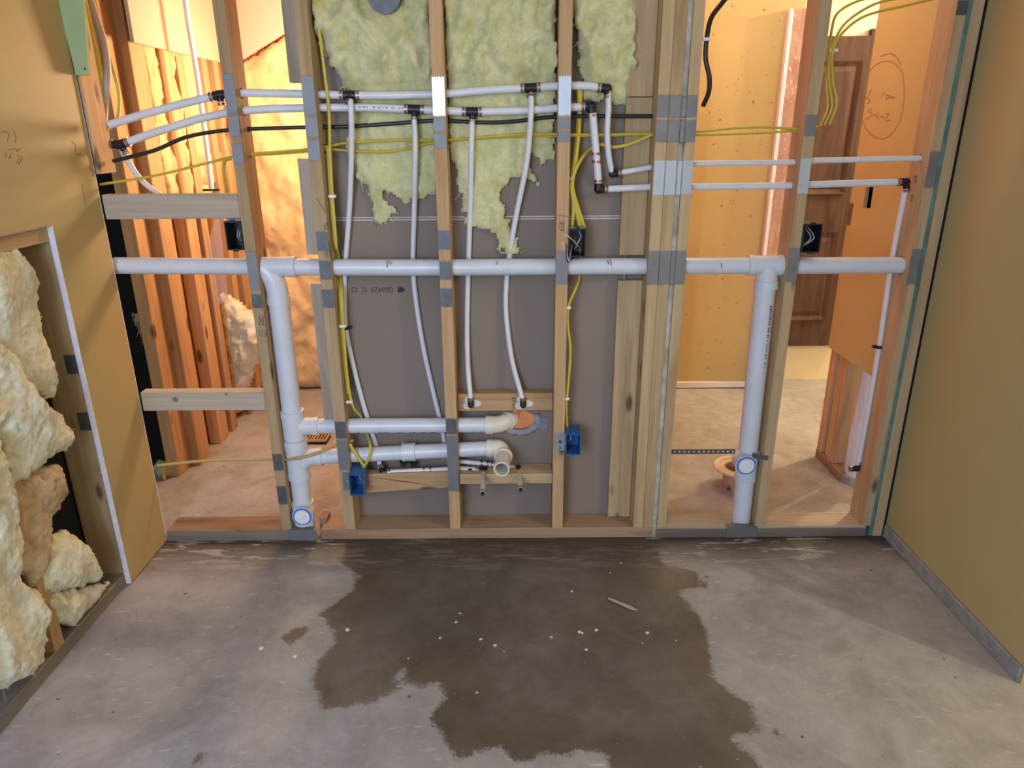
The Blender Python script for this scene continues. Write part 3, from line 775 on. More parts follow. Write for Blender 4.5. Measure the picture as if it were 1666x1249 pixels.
tubeo('tail_pipe', 'pvc_cream', [W(831, 681.5, .09), W(831, 681.5, .09) + V((.02, .16, 0))], .0235, drain, False, 18)
socket(yc(655, 735.5), yc(676, 734.5), .0285)
q = W(819, 735, YP); zs = q.z; e1 = W(816, 762, -.078); e1.z = zs
bm = bmesh.new()
tube(bm, [yc(792, 729), yc(802, 728.6)], .0292, 22)
a = yc(800, 728.7)
tube(bm, smoothpath([a, a.lerp(q, .5) + V((.004, .001, .006)), q + V((-.004, -.006, 0)), q + V((0, -.03, 0))]), .0272, 22)
tube(bm, [q + V((0, -.026, 0)), q + V((0, -.036, 0))], .0290, 22)
link('elbow_fitting', bm, 'pvc_cream', drain, True)
bm = bmesh.new(); tube(bm, [q + V((0, -.03, 0)), e1], .0241, 26, inner=.0198); link('open_stub', bm, 'pvc_cream', drain, True)
# right tee and stack
bm = bmesh.new()
tube(bm, [yc(1216, 431.5), yc(1270, 431.5)], .0285, 22); tube(bm, [yc(1216, 431.5), yc(1224, 431.5)], .0302, 22); tube(bm, [yc(1264, 431.5), yc(1272, 431.5)], .0302, 22)
tube(bm, [yc(1249, 431), yc(1246, 466)], .0310, 22); tube(bm, [yc(1247.2, 456), yc(1246, 469)], .0345, 22)
link('tee_fitting', bm, 'pvc_white', drain, True)
tubeo('stack_pipe', 'pvc_white', [yc(1247, 450), yc(1204, 857)], .0302, drain, False, 22)
bm = bmesh.new()
for i in range(84):
    py = 494 + i * 2.9
    c = on_stack(RS, py); c2 = on_stack(RS, py + 1.9)
    off = V((.0140 - .0045 * (i / 84), -.0268 + .0002 * i * .1, 0))
    if rnd.random() < .22: continue
    w = rnd.uniform(.0045, .0085) if (i < 20 or 26 < i < 60 or i > 74) else .003
    ribbon(bm, [c + off, c2 + off], w * rnd.uniform(.6, 1), (.45, -.9, 0), .0012)
text('2', .016, 'ink', drain, tuple(on_stack(RS, 500) + V((.008, -.0295, 0))), (.9, .43, 0), (0, 0, 1))
ribbon(bm, [on_stack(RS, 736) + V((.0365 * math.sin(a), -.0365 * math.cos(a), .001)) for a in [i * .2 - .7 for i in range(9)]], .003, (0, -1, 0), .0008)
link('printed_line', bm, 'ink', drain)['kind'] = 'stuff'

# ================================================================== WATER LINES
def rings_at(parent, p, d, r):
    d = V(d).normalized(); bm = bmesh.new(); tube(bm, [V(p) - d * .0034, V(p) + d * .0034], r + .0022, 16)
    return link('crimp_ring', bm, 'copper', parent, True)
def tee(parent, p, dirs, r, rb=None):
    p = V(p); bm = bmesh.new()
    for d, rr in dirs: tube(bm, [p, p + V(d).normalized() * .017], rr + .0016, 14)
    bmesh.ops.create_uvsphere(bm, u_segments=12, v_segments=8, radius=r + .0022, matrix=Matrix.Translation(p))
    t_ = link('tee_fitting' if len(dirs) > 2 else 'elbow_fitting', bm, 'black_plastic', parent, True)
    for d, rr in dirs:
        d = V(d).normalized(); rings_at(t_, p + d * .023, d, rr)
    return t_
RA, RB = .0105, .0078
X_, Z_ = V((1, 0, 0)), V((0, 0, -1))
def dirn(path, X, s):
    q0, q1 = at_x(path, X), at_x(path, X + s * .02); return V((s * .02, q1[0] - q0[0], q1[1] - q0[1])) if q0 and q1 else V((s, 0, 0))
def on(path, px, py):
    X = W(px, py, YP).x; q_ = at_x(path, X); return V((X, q_[0], q_[1]))

lineA = thing('water_line', 'upper white water line stepping down through left and right risers', 'water pipe', pexA[0], 'white water lines')
tubeo('pipe', 'pex_white', pexA, RA, lineA, False, 16)
tubeo('pipe', 'pex_white', pexC, RB, lineA, False, 14)
ta, tb = on(pexA, 569, 155), on(pexA, 863, 143)
tee(lineA, ta, [(dirn(pexA, ta.x, -1), RA), (dirn(pexA, ta.x, 1), RA), ((0, -.9, -1), RB)], RA)
tee(lineA, tb, [(dirn(pexA, tb.x, -1), RA), (dirn(pexA, tb.x, 1), RA), ((0, -.5, -1), RB)], RA)
t_ = on(pexA, 357, 154); tee(lineA, t_, [(dirn(pexA, t_.x, -1), RA), (dirn(pexA, t_.x, 1), RA), ((0.1, 0, -1), RB)], RA)
tee(lineA, pexA[-1], [((-1, 0, .1), RA), ((0, -.2, -1), RB)], RA)
tubeo('riser', 'pex_white', [W(989, 148, .043), W(990, 175, .034), W(988, 215, .032), W(990, 250, .036), W(995, 279, .043)], RB, lineA, True, 12)
tee(lineA, pexC[0], [((-.2, 0, 1), RB), ((1, 0, .1), RB)], RB)
def riser(par, pts, r=RB): return tubeo('riser', 'pex_white', [W(*p) for p in pts], r, par, True, 12)
def toggle(par, px, py, Y, d=(1, 0, 0)):
    p = W(px, py, Y); bm = bmesh.new(); d = V(d).normalized()
    tube(bm, [p - V((0, 0, .005)), p + V((0, 0, .005))], .0100, 14); box(bm, p.x + (.004 if d.x > 0 else -.018), p.x + (.018 if d.x > 0 else -.004), p.y - .004, p.y + .008, p.z - .004, p.z + .004)
    return link('pipe_clip', bm, 'black_plastic', par, True)
riser(lineA, [(570, 163, .030), (571, 177, .021), (572, 230, .032), (569, 330, .062), (562, 430, .0805), (560, 490, .0795), (564, 545, .072), (585, 635, .078), (601, 690, .0815), (612, 725, .0815), (619, 762, .058)])
toggle(lineA, 562, 533, .073)
riser(lineA, [(864, 152, .036), (864, 180, .024), (862, 215, .030), (856, 270, .045), (840, 350, .066), (827, 430, .0805), (823, 500, .078), (832, 580, .066), (847, 638, .042), (850, 650, .036)])
tee(lineA, pexL1[0], [((-.1, .1, 1), RB), ((1, 0, 0), RB)], RB)
tubeo('pipe', 'pex_white', pexL1, RB, lineA, False, 14)
for px in (690, 700): p = on(pexL1, px, 765); rings_at(lineA, p, X_, RB)
def capstub(par, a, pe, label=None):
    c = W(pe[0], pe[1], -.10); b = V((c.x, -.10, a.z)); 
    t = (CAM - a)
    # level stub whose far end shows at the measured pixel
    for Y in [i * -.002 for i in range(0, 90)]:
        c = W(pe[0], pe[1], Y)
        if c.z >= a.z: continue
        b = V((c.x, Y, a.z)); 
    lo = None
    for i in range(0, 120):
        Y = .04 - i * .002; c = W(pe[0], pe[1], Y)
        if lo is None or abs(c.z - a.z) < lo[0]: lo = (abs(c.z - a.z), V((c.x, Y, a.z)))
    b = lo[1]
    tubeo('stub', 'pex_stub', [a, b], RB, par, False, 14)
    d = (b - a).normalized(); bm = bmesh.new(); tube(bm, [b - d * .002, b + d * .004], RB * .82, 14); link('stub_cap', bm, 'black_plastic', par, True)
    rings_at(par, b - d * .006, d, RB - .001)
a1 = pexL1[-1]; tee(lineA, a1, [((-1, 0, 0), RB), ((0, -1, 0), RB)], RB + .003); capstub(lineA, a1, (785, 802))
toggle(lineA, 765, 763, YP + .004)
for px, py in ((657, 755), (673, 757)):
    p = W(px, py, .06); bm = bmesh.new(); box(bm, p.x - .009, p.x + .007, .05, .07, p.z - .004, p.z + .010, .002); box(bm, p.x - .013, p.x + .011, .055, .065, p.z + .006, p.z + .012, .001); link('pipe_clip', bm, 'black_plastic', lineA)
# thin drop behind the first tee at the far left stud
lineB = thing('water_line', 'lower white water line with black tees running under the upper one', 'water pipe', pexB[0], 'white water lines')
tubeo('pipe', 'pex_white', pexB, RA, lineB, False, 16)
tubeo('pipe', 'pex_white', pexD, RA * .9, lineB, False, 14)
tc_, td_ = on(pexB, 674, 178), on(pexB, 768, 182)
for t_ in (tc_, td_): tee(lineB, t_, [(dirn(pexB, t_.x, -1), RA), (dirn(pexB, t_.x, 1), RA), ((0, -.1, -1), RB)], RA)
tee(lineB, pexB[0], [((1, 0, .3), RA), ((-1, 0, 0), RA), ((.4, 0.3, -1), RB)], RA)
tubeo('riser', 'pex_white', [W(198, 243, .055), W(212, 268, .08), W(232, 295, .10), W(262, 318, .125), W(300, 345, .15)], RB, lineB, True, 12)
tee(lineB, pexB[-1], [((-1, 0, 0), RA), ((.05, 0, -1), RA)], RA + .001)
tubeo('pipe', 'pex_white', [W(964, 184, YP), W(970, 250, YP), W(974, 300, YP)], RA, lineB, False, 16)
for px, py in ((969, 250), (970.5, 263)): rings_at(lineB, W(px, py, YP), (0, 0, 1), RA)
tee(lineB, pexD[0] + V((-.004, 0, 0)), [((-.05, 0, 1), RA), ((1, 0, 0), RA * .9)], RA)
riser(lineB, [(674, 190, .042), (676, 240, .036), (675, 300, .055), (674, 350, .072), (672, 430, .0805), (677, 490, .080), (690, 570, .079), (708, 650, .0805), (718, 690, .0815), (724, 725, .0815), (728, 742, .0765), (745, 750, .066)])
riser(lineB, [(768, 194, .042), (767, 240, .036), (766, 300, .055), (764, 370, .074), (762, 435, .0805), (760, 520, .078), (761, 590, .064), (765, 640, .042), (766, 650, .036)])
tubeo('pipe', 'pex_white', pexL2[1:], RB, lineB, False, 14)
for px in (783, 793, 800): rings_at(lineB, on(pexL2, px, 754), X_, RB)
a2 = pexL2[-1]; tee(lineB, a2, [((-1, 0, 0), RB), ((0, -1, 0), RB)], RB + .003); capstub(lineB, a2, (847, 796))
# right end tee of D with drop to the floor
dr = pexD[-1]; tee(lineB, dr, [((-1, 0, 0), RA * .9), ((.3, .1, -1), RB)], RA * .9)
tubeo('riser', 'pex_white', [W(1474, 305, YP + .003), W(1452, 420, YP + .035), W(1431, 560, .078), W(1414, 660, .078), W(1396, 756, .078)], RB, lineB, True, 12)
toggle(lineB, 1430, 564, .078, (-1, 0, 0))
tee(lineB, W(1395, 762, .078), [((.2, 0, 1), RB), ((-1, 0, 0), RB)], RB)
for p, lab in ((W(766, 656, .030), lineB), (W(851, 656, .030), lineA)):
    bm = bmesh.new(); n = 24
    pts = [V((p.x + (.024 + .0065 * math.cos(3 * a + .5)) * math.cos(a) * 1.08, .0465, p.z - .004 + (.019 + .005 * math.cos(3 * a + .5)) * math.sin(a))) for a in [i * 2 * math.pi / n for i in range(n)]]
    prism(bm, pts, V((0, -.004, 0))); fl = link('mounting_flange', bm, 'pvc_cream', lab)
    bm = bmesh.new(); tube(bm, [p + V((0, .006, .008)), p + V((0, 0, -.004)), p + V((0, .013, -.006))], .0095, 14)
    bmesh.ops.create_uvsphere(bm, u_segments=12, v_segments=8, radius=.0098, matrix=Matrix.Translation(p + V((0, 0, -.006))))
    link('elbow_fitting', bm, 'black_plastic', fl, True); rings_at(fl, p + V((0, .003, .013)), (0, 0, 1), RB)
# printed marks on B
bm = bmesh.new()
for i in range(34):
    x = 582 + i * 2.3
    if rnd.random() < .3: continue
    q_ = on(pexB, x, 175); ribbon(bm, [q_ + V((0, -.0106, .001)), q_ + V((.0028, -.0106, .001))], .0022, (0, -1, 0), .0008)
link('printed_line', bm, 'ink', lineB)['kind'] = 'stuff'
# pipe drop in the room behind left
yv = .80
wl = thing('water_line', 'thin white pipe dropping past the slanted soffit behind the left bay', 'water pipe', W(345, 305, yv))
tubeo('pipe', 'pex_white', [W(294, -60, yv), W(305, 30, yv), W(320, 120, yv), (W(333, 215, yv)), W(344, 308, yv)], .0098, wl, True, 14)
bm = bmesh.new(); p = W(344, 308, yv); box(bm, p.x - .03, p.x + .03, p.y - .01, p.y + .01, p.z - .006, p.z + .002); link('pipe_bracket', bm, 'black_plastic', wl)

# ================================================================== CABLES
def cable(label, pts, mat='yellow_jacket', r=.0037, flat=1.35, group='yellow cables', sm=True):
    o = tubeo('cable', mat, pts, r, None, sm, 10, flat, base=pts[-1]); return tag(o, label, 'cable', group)
def staple(par, px, py, Y, mat='white_plastic'):
    p = W(px, py, Y); bm = bmesh.new(); box(bm, p.x - .010, p.x + .010, p.y - .007, p.y + .002, p.z - .004, p.z + .004, .001)
    link('cable_staple', bm, mat, par)
cable('black cable running the whole way left to the triple post', blackc, 'black_jacket', .0055, 1.0, None)
cable('long yellow cable running level through all studs', yel1)
cable('second yellow cable sagging just under the long one', yel2)
c1 = cable('yellow cable stapled down the stud to the left blue box', r=.0030, pts= [W(*p) for p in ((512, -40, .03), (518, 40, .03), (527, 110, .03), (535, 180, .03), (537, 250, .03), (541, 320, .028), (547, 396, .026), (549, 408, .060), (551, 419, .079), (553, 448, .079), (555, 462, .06), (556, 484, .03), (559, 540, .028), (566, 620, .026), (574, 660, .024), (586, 676, .060), (593, 690, .078), (596, 702, .078), (599, 713, .055), (602, 724, .022), (602, 737, .010), (598, 749, .008), (592, 760, .014), (589, 768, .024))])
staple(c1, 541, 319, .026); staple(c1, 558, 530, .024); staple(c1, 569, 653, .022)
cable('second yellow strand hugging the first beside the left blue box', [W(*p) for p in ((534, 240, .04), (538, 320, .04), (545, 392, .038), (547, 408, .066), (549, 419, .083), (551, 448, .083), (552, 464, .062), (554, 484, .04), (557, 560, .04), (566, 640, .04))], r=.0036)
cable('short yellow tail looping behind the lower branch into the blue box', [W(*p) for p in ((569, 722, .012), (578, 738, .010), (590, 755, .012), (594, 764, .022))])
cable('tan cable crossing the left bay low behind the drain stack', tanc, 'tan_jacket', .0046, 1.2, None)
for i, (dx, ex, lab) in enumerate(((0, 930, 'left yellow cable entering the black box with white wires'), (4, 944, 'middle yellow cable entering the black box with white wires'), (8, 951, 'right yellow cable entering the black box with white wires'))):
    c2 = cable(lab, [W(*p) for p in ((941 + dx * .4, 132, .05), (942 + dx * .3, 180, .066), (937 + dx * .3, 240, .06 - i * .006), (931 + dx * .3, 282, .03 - i * .004), (929 + dx * .3, 305, .024), (933 + dx * .8, 335, .03), (ex, 372, .035))], r=.0038)
    if i == 0: staple(c2, 929, 290, .024)
cable('yellow cable curving from the black box up into the triple post', [W(*p) for p in ((931, 292, .014), (940, 268, .02), (955, 247, .07), (975, 235, .072), (1000, 239, .066), (1030, 232, .058), (1064, 217, .05))], r=.0036)
c3 = cable('thin yellow cable dropping to the right blue box', [W(*p) for p in ((944, 406, .05), (944, 418, .079), (943, 449, .079), (938, 466, .05), (925, 498, .012), (924, 530, .012), (928, 570, .014), (924, 630, .012), (921, 660, .012), (923, 698, .03))], r=.0028)
staple(c3, 923, 500, .012); staple(c3, 921, 648, .012)
for i, (pts, lab) in enumerate(((((1430, -8, .06), (1390, 4, .05), (1362, 22, .045), (1353, 50, .045), (1349, 85, .04), (1344, 130, .045), (1346, 175, .045), (1334, 204, .05)), 'highest arching yellow cable beside the right drain stud'),
                  (((1465, -4, .06), (1420, 8, .05), (1378, 35, .045), (1358, 65, .04), (1350, 88, .04), (1347, 130, .05), (1352, 172, .05), (1340, 203, .05)), 'middle arching yellow cable beside the right drain stud'),
                  (((1520, -2, .06), (1470, 10, .05), (1410, 25, .045), (1374, 50, .045), (1355, 82, .036), (1352, 130, .055), (1358, 168, .055), (1346, 203, .052)), 'lowest arching yellow cable beside the right drain stud'))):
    c4 = cable(lab, [W(p[0] + (1.5 * i if p[1] > 90 else 0), p[1], p[2] - .009 * i + .006) for p in pts], r=.0034)
staple(c4, 1356, 82, .034)
cb = cable('black cable curling down beside the triple post at top', [W(*p) for p in ((1196, -20, .06), (1174, 6, .05), (1157, 30, .03), (1150, 62, .02), (1148, 95, .02), (1154, 125, .02), (1153, 150, .03), (1144, 172, .05))], 'black_jacket', .0065, 1.0, None)
staple(cb, 1149, 64, .016)
# service cables in the dark corner at upper left
cable('thick grey-tan service cable in the upper left corner gap', [W(*p) for p in ((141, -20, .14), (152, 20, .14), (168, 70, .14), (174, 120, .13), (170, 165, .12), (168, 200, .10))], 'grey_jacket', .011, 1.0, None)
cable('orange-yellow cable beside the thick service cable in the corner', [W(*p) for p in ((132, -20, .12), (145, 30, .12), (156, 80, .12), (164, 120, .12), (164, 150, .12))], 'yellow_jacket', .007, 1.0, None)
cable('thin yellow cable looping round the corner stud end', [W(*p) for p in ((150, -20, .16), (168, 60, .16), (186, 120, .16), (194, 160, .15), (190, 195, .12), (172, 214, .08))], 'yellow_jacket', .0045, 1.0, None)
cable('short yellow cable dropping behind the upper grey block', [W(*p) for p in ((378, 258, .11), (366, 262, .11), (364, 280, .11), (369, 312, .11), (371, 350, .11))], r=.0045)

# ================================================================== ELECTRICAL BOXES
def ebox(name, label, x0, x1, y0, y1, z0, z1, mat, group, t=.003):
    o_ = thing(name, label, 'electrical box', V(((x0 + x1) / 2, y0, z0)), group)
    bm = bmesh.new()
    box(bm, x0, x1, y1 - t, y1, z0, z1); box(bm, x0, x0 + t, y0, y1 - t, z0, z1); box(bm, x1 - t, x1, y0, y1 - t, z0, z1)
    box(bm, x0 + t, x1 - t, y0, y1 - t, z0, z0 + t); box(bm, x0 + t, x1 - t, y0, y1 - t, z1 - t, z1)
    for s_ in (z0, z1): box(bm, (x0 + x1) / 2 - .006, (x0 + x1) / 2 + .006, y0 + .001, y0 + .009, s_ - .004, s_ + .004)
    link('shell', bm, mat, o_)
    return o_
def wire(par, pts, mat='wire_white', r=.0013): tubeo('wire', mat, pts, r, par, True, 8)
GB = 'black switch boxes'
def box_px(name, label, l, r, t, b, Y0, dep, mat, grp, xfix=None):
    x0, x1 = W(l, (t + b) / 2, Y0).x, W(r, (t + b) / 2, Y0).x
    if xfix is not None:
        if xfix[0] == 'r': x1 = xfix[1]
        else: x0 = xfix[1]
    z1, z0 = W((l + r) / 2, t, Y0).z, W((l + r) / 2, b, Y0).z
    return ebox(name, label, x0, x1, Y0, Y0 + dep, z0, z1, mat, grp), (x0, x1, z0, z1)
e, q = box_px('switch_box', 'black switch box on the stud left of the left drain stack', 367, 398, 360, 407, -.008, .072, 'black_plastic', GB, ('r', s1['_x'][0] - .001))
for dx in (0, .006): wire(e, [V((q[1] - .016 - dx, .04, q[3] - .02)), V((q[1] - .010 - dx, .012, (q[2] + q[3]) / 2 + .01)), V((q[1] - .016 - dx, .02, q[2] + .03)), V((q[1] - .013 - dx, .05, q[2] + .014))])
bm = bmesh.new(); box(bm, q[0] + .006, q[1], .0, .03, q[3] + .0005, q[3] + .006); link('cable_clamp', bm, 'steel_mid', e)
e, q = box_px('switch_box', 'black switch box with loose wires on the stud under three yellow cables', 925, 953, 372, 418, -.006, .074, 'black_plastic', GB, ('l', s4['_x'][1] + .001))
bm = bmesh.new(); box(bm, q[0] + .002, q[1] - .002, .0, .02, q[3] + .0005, q[3] + .004); link('cable_clamp', bm, 'steel_mid', e)
wire(e, [V((q[1] - .012, .03, q[2] + .02)), W(938, 397, .0), W(928, 387, -.03), W(918, 380, -.035)])
wire(e, [V((q[0] + .012, .03, q[2] + .03)), W(926, 424, -.02), W(922, 412, -.025), W(915, 394, -.02)])
wire(e, [V((q[0] + .016, .03, q[2] + .02)), W(924, 426, -.022), W(921, 410, -.028), W(921, 397, -.025)], 'black_plastic', .0016)
wire(e, [W(942, 376, .03), W(945, 385, .01), W(940, 395, .005), W(936, 404, .02)]); wire(e, [W(934, 386, .015), W(938, 400, .005), W(935, 405, .004), W(940, 408, .012)], 'copper')
e, q = box_px('switch_box', 'black switch box on the stud in front of the brown door', 1306, 1336, 364, 411, -.006, .074, 'black_plastic', GB, ('l', s6['_x'][1] + .001))
for dx in (0, .009): wire(e, [V((q[0] + .020 + dx, .05, q[3] - .012)), V((q[0] + .028 + dx, .008, (q[2] + q[3]) / 2)), V((q[0] + .018 + dx * .4, .04, q[2] + .012))])
e, q = box_px('outlet_box', 'blue outlet box low on the stud at the left', 568, 592, 772, 806, -.038, .074, 'blue_plastic', 'blue outlet boxes')
wire(e, [V((q[0] + .02, .02, q[3] - .02)), V((q[0] + .03, -.01, (q[2] + q[3]) / 2 + .006)), V((q[0] + .024, .02, q[2] + .02))]); wire(e, [V((q[0] + .016, .02, q[3] - .025)), V((q[0] + .022, 0, (q[2] + q[3]) / 2)), V((q[0] + .03, .02, q[2] + .03))], 'copper')
def bracket(par, px0, px1, t, b, mat):
    x0, x1 = W(px0, t).x, W(px1, t).x; z1, z0 = W(px0, t).z, W(px0, b).z; Y = -.0035
    loops = [[V((x0, Y, z0)), V((x1, Y, z0)), V((x1, Y, z1)), V((x0, Y, z1))]]
    xm = (x0 + x1) / 2
    for fz, r in ((.15, .0032), (.5, .006), (.85, .0032)):
        loops.append([V((xm + r * math.cos(i * math.pi / 6), Y, z0 + (z1 - z0) * fz + r * math.sin(i * math.pi / 6))) for i in range(12)])
    bm = bmesh.new(); prism(bm, loops, V((0, .0015, 0))); link('bracket', bm, mat, par)
bracket(e, 557, 570, 768, 796, 'steel_mid')
e, q = box_px('outlet_box', 'blue outlet box with shiny bracket low on the stud at right', 920, 945, 706, 740, -.030, .074, 'blue_plastic', 'blue outlet boxes')
wire(e, [V((q[0] + .012, .02, q[3] - .012)), V((q[0] + .018, -.005, (q[2] + q[3]) / 2 + .01)), V((q[0] + .010, .02, q[2] + .02))])
bracket(e, 903, 920, 704, 732, 'steel_bright')

# ================================================================== INSULATION
def batt(name, label, poly, o, u, v, n, thick, mat, seed, res=.006, edge=.05, rag=.014, lump=.5, freq=17, tfun=None, group=None, cat='insulation', lim=(None, None)):
    o, u, v, n = V(o), V(u), V(v), V(n)
    P = np.array(poly); lo, hi = P.min(0) - .02, P.max(0) + .02
    ax_ = np.arange(lo[0], hi[0], res); ay_ = np.arange(lo[1], hi[1], res)
    A, B = np.meshgrid(ax_, ay_); Q = np.stack([A.ravel(), B.ravel()], 1)
    rg = np.random.RandomState(seed); Q = Q + rg.uniform(-.35, .35, Q.shape) * res
    D = sdf(poly, Q); sv = V((seed * 3.1, seed * 7.7, 0))
    keep = np.zeros(len(Q), bool); H = np.zeros(len(Q))
    for i in range(len(Q)):
        if D[i] < -.03 or (lim[0] is not None and Q[i, 0] < lim[0]) or (lim[1] is not None and Q[i, 0] > lim[1]): continue
        p = V((Q[i, 0] * 1.35, Q[i, 1] * .8, 0)) + sv
        d = D[i] + rag * (noise.fractal(p * 40, .8, 2.1, 4)) 
        if d <= 0: continue
        keep[i] = True
        f = min(1, d / edge); f = math.sqrt(max(0, 1 - (1 - f) ** 2))
        th = thick * (tfun(Q[i]) if tfun else 1)
        H[i] = th * f * (1 - lump * .4 + lump * noise.fractal(p * freq, 1.1, 2.0, 3)) + .0042 * noise.fractal(p * 95, .8, 2.1, 3) * f + .0015
    w = len(ax_); bm = bmesh.new(); F = {}; Bk = {}
    def gv(i):
        if i not in F:
            b = o + u * Q[i, 0] + v * Q[i, 1]; F[i] = bm.verts.new(b + n * max(H[i], .001)); Bk[i] = bm.verts.new(b)
        return F[i], Bk[i]
    for j in range(len(ay_) - 1):
        for i in range(w - 1):
            c = [j * w + i, j * w + i + 1, (j + 1) * w + i + 1, (j + 1) * w + i]
            if all(keep[q] for q in c):
                g = [gv(q) for q in c]
                bm.faces.new([x[0] for x in g]); bm.faces.new([x[1] for x in g][::-1])
    be = [e for e in bm.edges if len(e.link_faces) == 1]
    inv = {F[i]: Bk[i] for i in F}
    for e_ in be:
        a, b = e_.verts
        if a in inv and b in inv: bm.faces.new((a, b, inv[b], inv[a]))
    # loose wisps at the lower rim
    rim = [i for i in F if D[i] < res * 1.6]
    for i in rg.choice(rim, min(len(rim), int(len(rim) * .10)), replace=False) if rim else []:
        p = F[i].co.copy(); d = V((rg.uniform(-1, 1), 0, rg.uniform(-1.4, .2))); d = u * d.x + v * d.z + n * rg.uniform(-.2, .5)
        L = rg.uniform(.008, .024); s_ = n.cross(d).normalized() * .0012
        a = bm.verts.new(p + s_); b = bm.verts.new(p - s_); c = bm.verts.new(p + d * L * .6 + s_ * .6); e_ = bm.verts.new(p + d * L + n * .004)
        bm.faces.new((a, b, c)); bm.faces.new((b, e_, c))
    ob = link(name, bm, mat, None, False, o + u * float(P[:, 0].mean()) + v * float(P[:, 1].min()))
    ob.data.polygons.foreach_set('use_smooth', [True] * len(ob.data.polygons))
    return tag(ob, label, cat, group)
def bay(label, px, seed, mat='fiberglass', Yp=.089, group='batts in the stud bays', th=.026, zc=None, clamp=(None, None), **kw):
    poly = []
    for p in px:
        q = W(p[0], p[1], .06); x = q.x
        if clamp[0] is not None and x < clamp[0] + .012: x = clamp[0] - .02
        if clamp[1] is not None and x > clamp[1] - .012: x = clamp[1] + .02
        poly.append((x, q.z))
    zm = W(800, 138, .06).z
    tf = lambda q: 1 + 1.35 * min(1, max(0, (q[1] - zm) / .05))
    return batt('insulation_batt', label, poly, (0, Yp, 0), (1, 0, 0), (0, 0, 1), (0, -1, 0), th, mat, seed, tfun=tf, group=group, lim=clamp, **kw)
bay('pale yellow batt hanging in the bay with two left risers', [(508, -60), (516, 40), (525, 90), (538, 112), (553, 142), (573, 152), (573, 170), (568, 193), (562, 214), (555, 250), (567, 264), (577, 287), (590, 307), (604, 332), (606, 364), (622, 369), (628, 358),
     (637, 351), (648, 349), (642, 339), (629, 328), (625, 318), (633, 320), (646, 326), (658, 332), (667, 337), (671, 328), (681, 326), (696, 326), (708, 314), (712, 200), (712, 100), (706, -60)], 3, clamp=(s2['_x'][1] + .001, s3['_x'][0] - .001))
bay('yellow batt hanging lowest in the bay right of the middle stud', [(712, -60), (722, 100), (727, 194), (737, 244), (742, 274), (745, 323), (755, 361), (761, 385), (765, 372), (772, 376), (794, 383), (802, 383), (807, 403), (819, 418), (844, 420), (849, 398), (839, 380), (829, 358),
     (822, 338), (815, 316), (819, 306), (837, 291), (849, 291), (879, 304), (882, 296), (869, 284), (861, 264), (866, 244), (874, 264), (879, 273), (891, 269), (897, 254), (906, 266), (910, 219), (914, 100), (918, -60)], 5, clamp=(s3['_x'][1] + .001, s4['_x'][0] - .001))
bay('short yellow batt stuffed high beside the wide knotted boards', [(930, -60), (935, 0), (937, 60), (943, 146), (946, 160), (964, 169), (990, 167), (1012, 172), (1023, 168), (1028, 156), (1037, 100), (1044, -60)], 8, clamp=(s4['_x'][1] + .001, None), th=.028)
# round steel can in the first batt
p = W(625, -6, .012)
can = thing('round_box', 'round grey steel box sunk in the batt at the top edge', 'electrical box', p)
bm = bmesh.new(); n = 28
tube(bm, [V((p.x, .088, p.z)), V((p.x, .012, p.z)), V((p.x, .004, p.z))], [.040, .040, .042], 28); link('shell', bm, 'steel_dark', can, True)
bm = bmesh.new(); box(bm, p.x - .012, p.x + .004, -.001, .004, p.z - .006, p.z + .006, .001); link('tag', bm, 'white_plastic', can)
bm = bmesh.new(); box(bm, p.x + .02, p.x + .034, .0, .004, p.z - .004, p.z + .008, .001); link('knockout', bm, 'black_plastic', can)

# left wall cavity: studs, header, sole plate, batts
GL = 'framing inside the left wall opening'
XF = XL - .0137
tag(stud('raw stud at the far side of the left wall opening', -1.236, XF, YC - .001, YC + .037, zb=.0385, zt=z_cut + .03, mat='pine_Z', group=GL), 'raw stud at the far side of the left wall opening', 'stud', GL)
st8 = [o for o in COL.objects if o.get('label') == 'raw stud at the far side of the left wall opening'][0]
for t, b in ((572, 606), (678, 712)):
    z1, z0 = WX(118, t, -1.17).z, WX(118, b, -1.17).z
    bm = bmesh.new(); box(bm, -1.176, XF - .001, YC - .0027, YC - .001, z0, z1); link('nail_plate', bm, 'steel_dark', st8)
tag(boxo('header', 'pine_Y', (-1.236, XF, -1.45, YC - .002, z_cut - .040, z_cut - .002), None, .0015, True), 'horizontal wood header across the top of the left wall opening', 'wood block', GL)
tag(boxo('sole_plate', 'treated_Y', (-1.236, XF, -1.6, YC + .2, 0, .038), None, .002, True), 'dark floor plate along the foot of the left wall opening', 'sole plate', GL)
y2 = WX(100, 1060, XF).y
tag(stud('raw stud showing between fallen batts near the floor at left', -1.236, XF, y2 - .02, y2 + .018, zb=.0385, zt=z_cut - .041, mat='fir_Z', group=GL), 'raw stud showing between fallen batts near the floor at left', 'stud', GL)
def lbatt(label, px, seed, thick, x0=XF - .024, mat='fiberglass_pale', **kw):
    poly = [(WX(x, y, XL).y, WX(x, y, XL).z) for x, y in px]
    return batt('insulation_batt', label, poly, (x0, 0, 0), (0, 1, 0), (0, 0, 1), (1, 0, 0), thick * .82, mat, seed, group='batts slumped in the left wall opening', res=.005, edge=.055, rag=.012, lump=.34, freq=8, **kw)
lbatt('upper greenish batt filling the top of the left wall opening', [(-90, 420), (0, 402), (34, 398), (60, 416), (72, 452), (76, 520), (96, 580), (106, 622), (100, 648), (70, 640), (40, 610), (0, 570), (-90, 560)], 21, .055)
lbatt('whitish batt slumping across the middle of the left opening', [(-90, 530), (0, 548), (26, 572), (60, 630), (100, 668), (132, 702), (128, 728), (100, 742), (84, 752), (42, 786), (28, 790), (16, 740), (0, 700), (-90, 690)], 22, .075)
